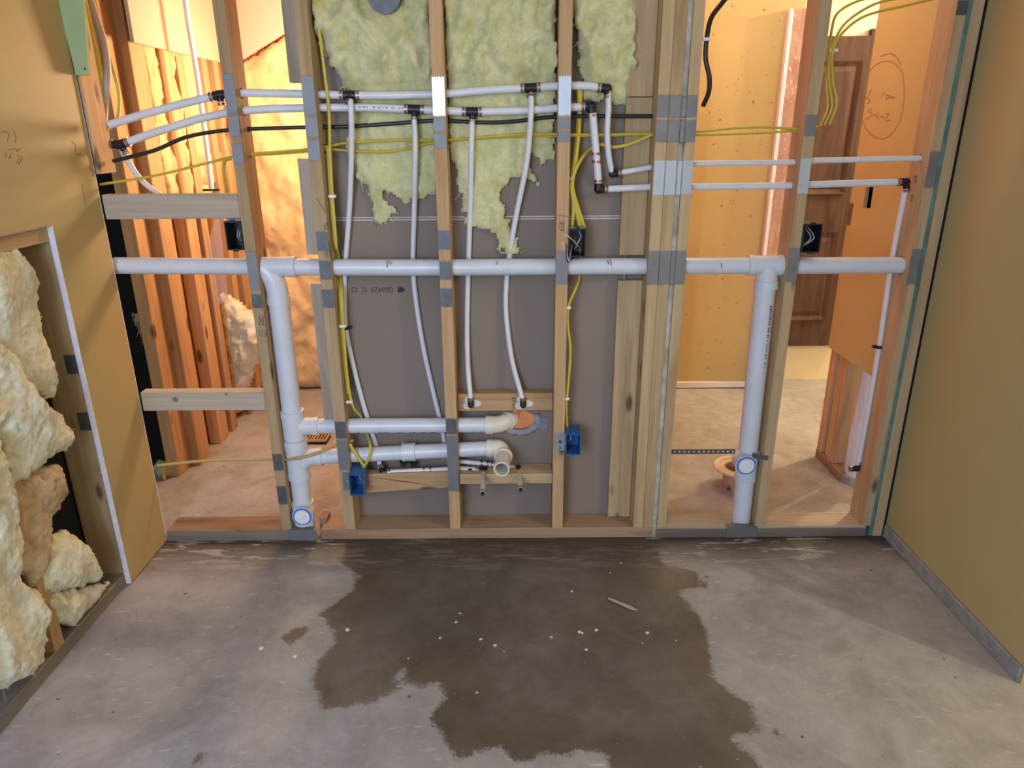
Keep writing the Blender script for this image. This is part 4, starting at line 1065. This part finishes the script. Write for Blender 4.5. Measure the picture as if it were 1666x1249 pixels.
lbatt('brownish folded batt under the whitish slumping one', [(30, 800), (60, 772), (100, 748), (118, 765), (121, 800), (100, 838), (96, 880), (84, 930), (66, 958), (46, 930), (40, 860)], 23, .055, mat='batt_brown')
lbatt('rounded pale batt bulging above the floor of the left opening', [(84, 900), (96, 870), (118, 858), (150, 880), (172, 916), (179, 942), (150, 955), (110, 962), (80, 966), (74, 930)], 24, .060)
lbatt('lowest folded batt spilling over the left floor plate', [(82, 975), (100, 962), (140, 955), (190, 946), (186, 962), (165, 985), (150, 998), (136, 1022), (116, 1016), (98, 1000), (88, 990)], 25, .055)
lbatt('large white batt at the lower left picture corner', [(-120, 700), (-20, 690), (6, 745), (30, 790), (40, 880), (40, 935), (72, 962), (78, 990), (76, 1040), (74, 1082), (40, 1108), (0, 1130), (-120, 1180)], 26, .085)

# ================================================================== ROOM BEHIND, LEFT
XPF = -1.245
GP = 'posts along the side wall behind the left bay'
posts = ((274, 293, 775, .100, 'nearest'), (309, 326, 757, .10, 'second'), (342, 360, 722, .09, 'third'), (367, 379, 702, .06, 'fourth'))
for i, (l, r, py, dep, lab) in enumerate(posts):
    a, b = FL(l, py), FL(r, py)
    tag(boxo('post', 'fir_Z', (a.x, b.x, a.y, a.y + dep, 0.0, 2.40), None, .002, True), lab + ' orange-lit post from the dark gap behind the left bay', 'post', GP)
for i, yy in enumerate((1.10, 1.22)):
    tag(boxo('post', 'fir_Z', (-1.285, -1.235, yy, yy + .05, 0, 2.40), None, .002, True), ('fifth' if i == 0 else 'sixth') + ' orange-lit post near the rear corner behind the left bay', 'post', GP)
a = FL(274, 775)
tag(boxo('gap_shade_sheet', 'black_sheath_shade', (-1.69, a.x - .002, a.y + .06, a.y + .075, 0, 2.4), None, 0, True), 'added black sheet painted as shade in the gap left of the posts', 'shade filler')  # added sheet stops the rear lamp; its black stands for the unlit void
struct(boxo('wall_side_rear', 'side_pale', (-1.34, -1.318, a.y + .12, YB + .05, 0, Z_CEIL - .01), None, 0))
tag(boxo('rail', 'fir_Y', (-1.285, -1.25, 0.96, 1.22, W(330, 300, 1.0).z, W(330, 250, 1.0).z), None, .002, True), 'short orange-lit rail between the rear posts above the grey block', 'wood block')
zlo = WX(300, 300, -1.25).z
for ya, yb, lab, sd in ((FL(309, 757).y + .102, FL(342, 722).y - .002, 'pale batt between the second and third orange-lit posts', 41), (FL(342, 722).y + .092, FL(367, 702).y - .002, 'narrow pale batt between the third and fourth orange-lit posts', 42), (FL(367, 702).y + .062, 1.098, 'pale batt between the fourth and fifth orange-lit posts', 43)):
    batt('insulation_batt', lab, [(ya - .02, zlo - .1), (yb + .02, zlo - .05), (yb + .02, 2.2), (ya - .02, 2.2)], (-1.316, 0, 0), (0, 1, 0), (0, 0, 1), (1, 0, 0), .068, 'kraft_batt', sd, res=.012, edge=.03, rag=.008, lump=.25, lim=(ya, yb), group='batts between the rear posts')
# slanted soffit board on the side wall and rear wall
zs_ = WX(300, 89, -1.235).z
y0_ = WX(215, 75, -1.233).y
bm = bmesh.new(); box(bm, -1.236, -1.2235, y0_, YB - .09, zs_, 2.40); so = link('soffit_board', bm, 'paint_soffit', None, False, V((-1.23, 1, zs_)))
tag(so, 'pale plasterboard covering the upper side wall behind the left bay', 'plasterboard')
YI = YB + .045
pk = [W(*p, YI) for p in ((386, 112), (396, 104), (480, 52), (560, 0), (640, -60), (380, -60))]
bm = bmesh.new(); prism(bm, [V((p.x, YI - .06, p.z)) for p in pk], V((0, -.012, 0)))
tag(link('stair_soffit', bm, 'paint_soffit', None, False, pk[1]), 'pale plasterboard with slanted lower edge on the rear wall', 'plasterboard')
poly = [(W(x, y, YI).x, max(.005, W(x, y, YI).z)) for x, y in ((372, 112), (396, 98), (480, 46), (580, 20), (580, 640), (372, 640))]
batt('insulation_batt', 'orange-lit insulation lining the rear wall behind the left bay', poly, (0, YB + .048, 0), (1, 0, 0), (0, 0, 1), (0, -1, 0), .05, 'kraft_batt', 31, res=.012, edge=.06, rag=.006, lump=.7, freq=7)
poly = [(W(x, y, 1.02).x, max(.004, W(x, y, 1.02).z)) for x, y in ((350, 480), (366, 484), (392, 502), (420, 530), (428, 562), (412, 600), (398, 640), (388, 678), (376, 678), (366, 600), (356, 540))]
batt('insulation_batt', 'fallen cream batt leaning behind the lower grey block', poly, (0, 1.09, 0), (1, 0, 0), (0, 0, 1), (0, -1, 0), .075, 'fiberglass_pale', 33, res=.007, edge=.06, rag=.008, lump=.35)
poly = [(W(x, y, .48).x, W(x, y, .48).z) for x, y in ((206, 512), (228, 500), (232, 520), (236, 560), (228, 572), (220, 545))]
batt('insulation_scrap', 'torn brown insulation scrap in the dark gap at left', poly, (0, FL(274, 775).y + .059, 0), (1, 0, 0), (0, 0, 1), (0, -1, 0), .03, 'batt_brown', 35, res=.006, edge=.03)
poly = [(FL(x, y).x, FL(x, y).y) for x, y in ((255, 735), (276, 752), (282, 772), (268, 784), (250, 770))]
batt('insulation_scrap', 'yellow insulation scrap on the floor by the nearest post', poly, (0, 0, .001), (1, 0, 0), (0, 1, 0), (0, 0, 1), .05, 'fiberglass', 36, res=.006, edge=.03)
bm = bmesh.new()
P = [W(*p, .93) for p in ((332, 425), (350, 352), (356, 350), (372, 486), (350, 500), (340, 470))]
prism(bm, P, V((0, .0006, 0))); tag(link('plastic_sheet', bm, 'plastic_film', None, False, P[-2]), 'clear plastic sheet hanging behind the black box at left', 'plastic sheet')
# floor register seen under the upper branch
c = FL(514, 716)
reg = thing('floor_register', 'small tan floor grille seen between the two drain branches', 'floor grille', c)
bm = bmesh.new(); w_, h_ = .115, .09; t = .008
for b in ((-w_ / 2, w_ / 2, -h_ / 2, -h_ / 2 + t), (-w_ / 2, w_ / 2, h_ / 2 - t, h_ / 2), (-w_ / 2, -w_ / 2 + t, -h_ / 2 + t, h_ / 2 - t), (w_ / 2 - t, w_ / 2, -h_ / 2 + t, h_ / 2 - t), (-t / 2, t / 2, -h_ / 2 + t, h_ / 2 - t)):
    box(bm, c.x + b[0], c.x + b[1], c.y + b[2], c.y + b[3], .012, .020)
link('frame', bm, 'register_tan', reg)
for s_ in (-1, 1):
    for i in range(3):
        x = c.x + s_ * (.013 + i * .013); boxo('slat', 'register_tan', (x - .0028, x + .0028, c.y - h_ / 2 + t, c.y + h_ / 2 - t, .011, .019), reg, 0)
boxo('pit', 'black_sheath_shade', (c.x - w_ / 2 + .004, c.x + w_ / 2 - .004, c.y - h_ / 2 + .002, c.y + h_ / 2 - .004, .0008, .010), reg, 0)  # black slab on the floor, shade under the slats painted as its colour

# ================================================================== ROOM BEHIND, RIGHT
XPT = WX(1335, 555, 1.22).x
yf, yn = FL(1311, 742).y, 0.125
zp = WX(1337, 556, XPT + .004).z
GR = 'framing under the ochre partition'
bm = bmesh.new()
slot = [WX(x, y, XPT) for x, y in ((1409, 304), (1421, 304), (1416, 339), (1404, 338))]
slot = [V((XPT, p.y, p.z)) for p in slot]
prism(bm, [[V((XPT, yf, zp)), V((XPT, yn, zp)), V((XPT, yn, 2.40)), V((XPT, yf, 2.40))], slot], V((.0127, 0, 0)))
part = tag(link('partition_board', bm, 'paint_ochre', None, False, V((XPT, yf, zp))), 'ochre plasterboard partition cut off above the floor at the right', 'plasterboard')
bm = bmesh.new(); prism(bm, [V((XPT - .0006, p.y, p.z)) for p in [WX(x, y, XPT) for x, y in ((1383, 330), (1389, 331), (1383, 367), (1376, 366))]], V((.001, 0, 0))); link('patch_slot', bm, 'steel_dark', part)
bm = bmesh.new(); q = sorted(slot, key=lambda p: p.y); box(bm, XPT + .0135, XPT + .03, q[0].y - .01, q[-1].y + .01, min(p.z for p in slot) - .01, max(p.z for p in slot) + .01); link('slot_box', bm, 'black_plastic', part)
bm = bmesh.new()
for s_ in (ell(1437, 158, 35, 66, 200, 30, 16)[::1], ell(1434, 160, 34, 66, -40, 168, 18), ell(1450, 130, 22, 44, 230, 330, 8),
           [(1418, 146), (1413, 156), (1408, 160), (1416, 163), (1411, 169)], [(1434, 160), (1436, 154), (1440, 152)], ell(1444, 158, 2.5, 3), [(1448, 156), (1450, 160), (1452, 157), (1454, 160), (1457, 157)],
           [(1418, 177), (1412, 181), (1420, 186), (1409, 194)], [(1422, 188), (1426, 186), (1425, 190), (1428, 190)], [(1428, 182), (1430, 196)], [(1432, 191), (1436, 189), (1438, 194)], [(1440, 187), (1446, 185), (1441, 196), (1449, 195)]):
    pass
circ = [(1413, 118), (1424, 106), (1438, 100), (1452, 101), (1464, 112), (1470, 128), (1471, 160), (1467, 185), (1460, 205), (1446, 222), (1434, 226), (1420, 221), (1408, 207), (1402, 190), (1400, 174)]
for s_ in (circ, [(1433, 92), (1447, 87), (1458, 92), (1466, 106)], [(1418, 146), (1413, 156), (1408, 160), (1416, 163), (1411, 169)], [(1434, 160), (1436, 154), (1440, 152)], ell(1444, 158, 2.5, 3), [(1448, 156), (1450, 160), (1452, 157), (1454, 160), (1457, 157)],
           [(1418, 177), (1412, 181), (1420, 186), (1409, 194)], [(1422, 188), (1426, 186), (1425, 190), (1428, 190)], [(1428, 182), (1430, 196)], [(1432, 191), (1436, 189), (1438, 194)], [(1440, 187), (1446, 185), (1441, 196), (1449, 195)]):
    ribbon(bm, smoothpath([WX(x, y, XPT) for x, y in s_], 3), .0026, (-1, 0, 0))
link('pencil_note', bm, 'pencil', part)['kind'] = 'stuff'
for (ya, yb, xo, lab, zt_) in ((yf - .04, yf - .001, .0, 'end stud under the ochre partition', 2.4), (yf - .088, yf - .056, .01, 'second stud under the ochre partition', 2.4), (yf - .140, yf - .102, .0, 'third stud under the ochre partition beside the fat riser', 2.4)):
    tag(boxo('partition_stud', 'fir_Z', (XPT + .0135 + xo, XPT + .10, ya, yb, .036, zt_), None, .0015, True), lab, 'stud', GR)
tag(boxo('partition_plate', 'oldplate_Y', (XPT + .012, XPT + .10, yn + .26, yf, 0, .035), None, .002, True), 'weathered floor plate below the ochre partition', 'sole plate', GR)
c = FL(1371, 782); cx = XPT + .075
dp = thing('drain_riser', 'fat white drain riser with side branch under the ochre partition', 'drain pipe', V((cx, c.y, 0)))
tubeo('pipe', 'pvc_white', [V((cx, c.y, 0.0)), V((cx, c.y, 1.2))], .040, dp, False, 24)
tubeo('hub', 'pvc_white', [V((cx, c.y, .05)), V((cx, c.y, .06)), V((cx, c.y, .22)), V((cx, c.y, .25))], [.042, .0445, .0445, .0405], dp, False, 24)
tubeo('branch', 'pvc_cream', [V((cx, c.y, .20)), V((cx + .05, c.y - .07, .20)), V((cx + .054, c.y - .076, .20))], [.033, .033, .030], dp, False, 22)
tubeo('ground_sleeve', 'curb_grey', [V((cx, c.y, .0005)), V((cx, c.y, .03))], .055, dp, False, 22)
# toilet flange and strap behind the right stack
c = FL(1200, 757, .085)
tf_ = thing('toilet_flange', 'tan closet flange on a short stub behind the right drain stack', 'floor flange', V((c.x, c.y, 0)))
bm = bmesh.new(); n = 32
R = [[bm.verts.new((c.x + r * math.cos(2 * math.pi * i / n), c.y + r * math.sin(2 * math.pi * i / n), z)) for i in range(n)] for r, z in ((.048, .075), (.085, .075), (.088, .080), (.085, .085), (.066, .085), (.064, .080), (.048, .080))]
for q, w in zip(R, R[1:] + R[:1]):
    for i in range(n): bm.faces.new((q[i], q[(i + 1) % n], w[(i + 1) % n], w[i]))
link('flange_ring', bm, 'flange_tan', tf_, True)
bm = bmesh.new(); tube(bm, [V((c.x, c.y, 0)), V((c.x, c.y, .079))], .0475, 24, inner=.043); link('stub', bm, 'fir_Z', tf_, True)
bm = bmesh.new()
a, b = W(1086, 735, .05), W(1196, 735, .05); z0, z1 = a.z - .008, a.z + .008
loops = [[V((a.x, .05, z0)), V((b.x, .05, z0)), V((b.x, .05, z1)), V((a.x, .05, z1))]]
nh = 14
for i in range(nh):
    xc = a.x + (b.x - a.x) * (i + .5) / nh; loops.append([V((xc + .0035 * math.cos(k * math.pi / 4), .05, a.z + .0035 * math.sin(k * math.pi / 4))) for k in range(8)])
prism(bm, loops, V((0, .0012, 0)))
w2 = [W(1224, 740, .012), W(1232, 743, .002), W(1250, 745, -.0015)]
for p, q in zip(w2, w2[1:]):
    vs = [bm.verts.new(p + V((0, 0, s * .008))) for s in (-1, 1)] + [bm.verts.new(q + V((0, 0, s * .008))) for s in (1, -1)]; bm.faces.new(vs)
tag(link('perforated_strap', bm, 'steel_dark', None, False, (a + b) / 2), 'perforated steel strap tying the right drain stack to studs', 'strap')

# ================================================================== DEBRIS
bm = bmesh.new(); a, b = FL(990, 974, .004), FL(1028, 990, .004); d = (b - a).normalized(); s_ = V((-d.y, d.x, 0)) * .005
prism(bm, [a - s_ * .5, a + s_ * .4, b + s_, b + d * .012, b - s_ * 1.2], V((0, 0, .004)))
tag(link('wood_splinter', bm, 'greyboard_X', None, False, (a + b) / 2), 'pale wood splinter lying on the damp concrete stain', 'splinter')
chips = [(565, 1025), (480, 1068), (425, 1055), (947, 1030), (1035, 992), (943, 1028), (970, 1025), (954, 1057), (930, 962), (1053, 1030), (664, 1071), (776, 1127), (805, 1050), (742, 1012), (782, 1040), (716, 1038), (748, 998), (897, 1037), (1100, 1042), (993, 932), (1010, 916), (820, 1060), (1045, 1046)]
proto = None
for i, (x, y) in enumerate(chips):
    p = FL(x, y)
    if proto is None:
        bm = bmesh.new(); r = bmesh.ops.create_icosphere(bm, subdivisions=1, radius=.006)
        for q in r['verts']: q.co = V((q.co.x * rnd.uniform(.7, 1.4), q.co.y * rnd.uniform(.6, 1.2), max(-.001, q.co.z * .45) + .001))
        proto = link('plaster_chip', bm, 'plaster', None, False, V((0, 0, 0))); o = proto
    else:
        o = proto.copy(); COL.objects.link(o)
    o.location = (p.x, p.y, 0.0002); o.rotation_euler = (0, 0, rnd.uniform(0, 6)); sc = rnd.uniform(.35, 1.0) if i > 2 else 1.25
    o.scale = (sc, sc * rnd.uniform(.6, 1.2), sc)
    tag(o, 'small pale plaster chip on the concrete floor', 'debris', 'plaster chips scattered on the floor')

for o in COL.objects:
    if '_x' in o: del o['_x']
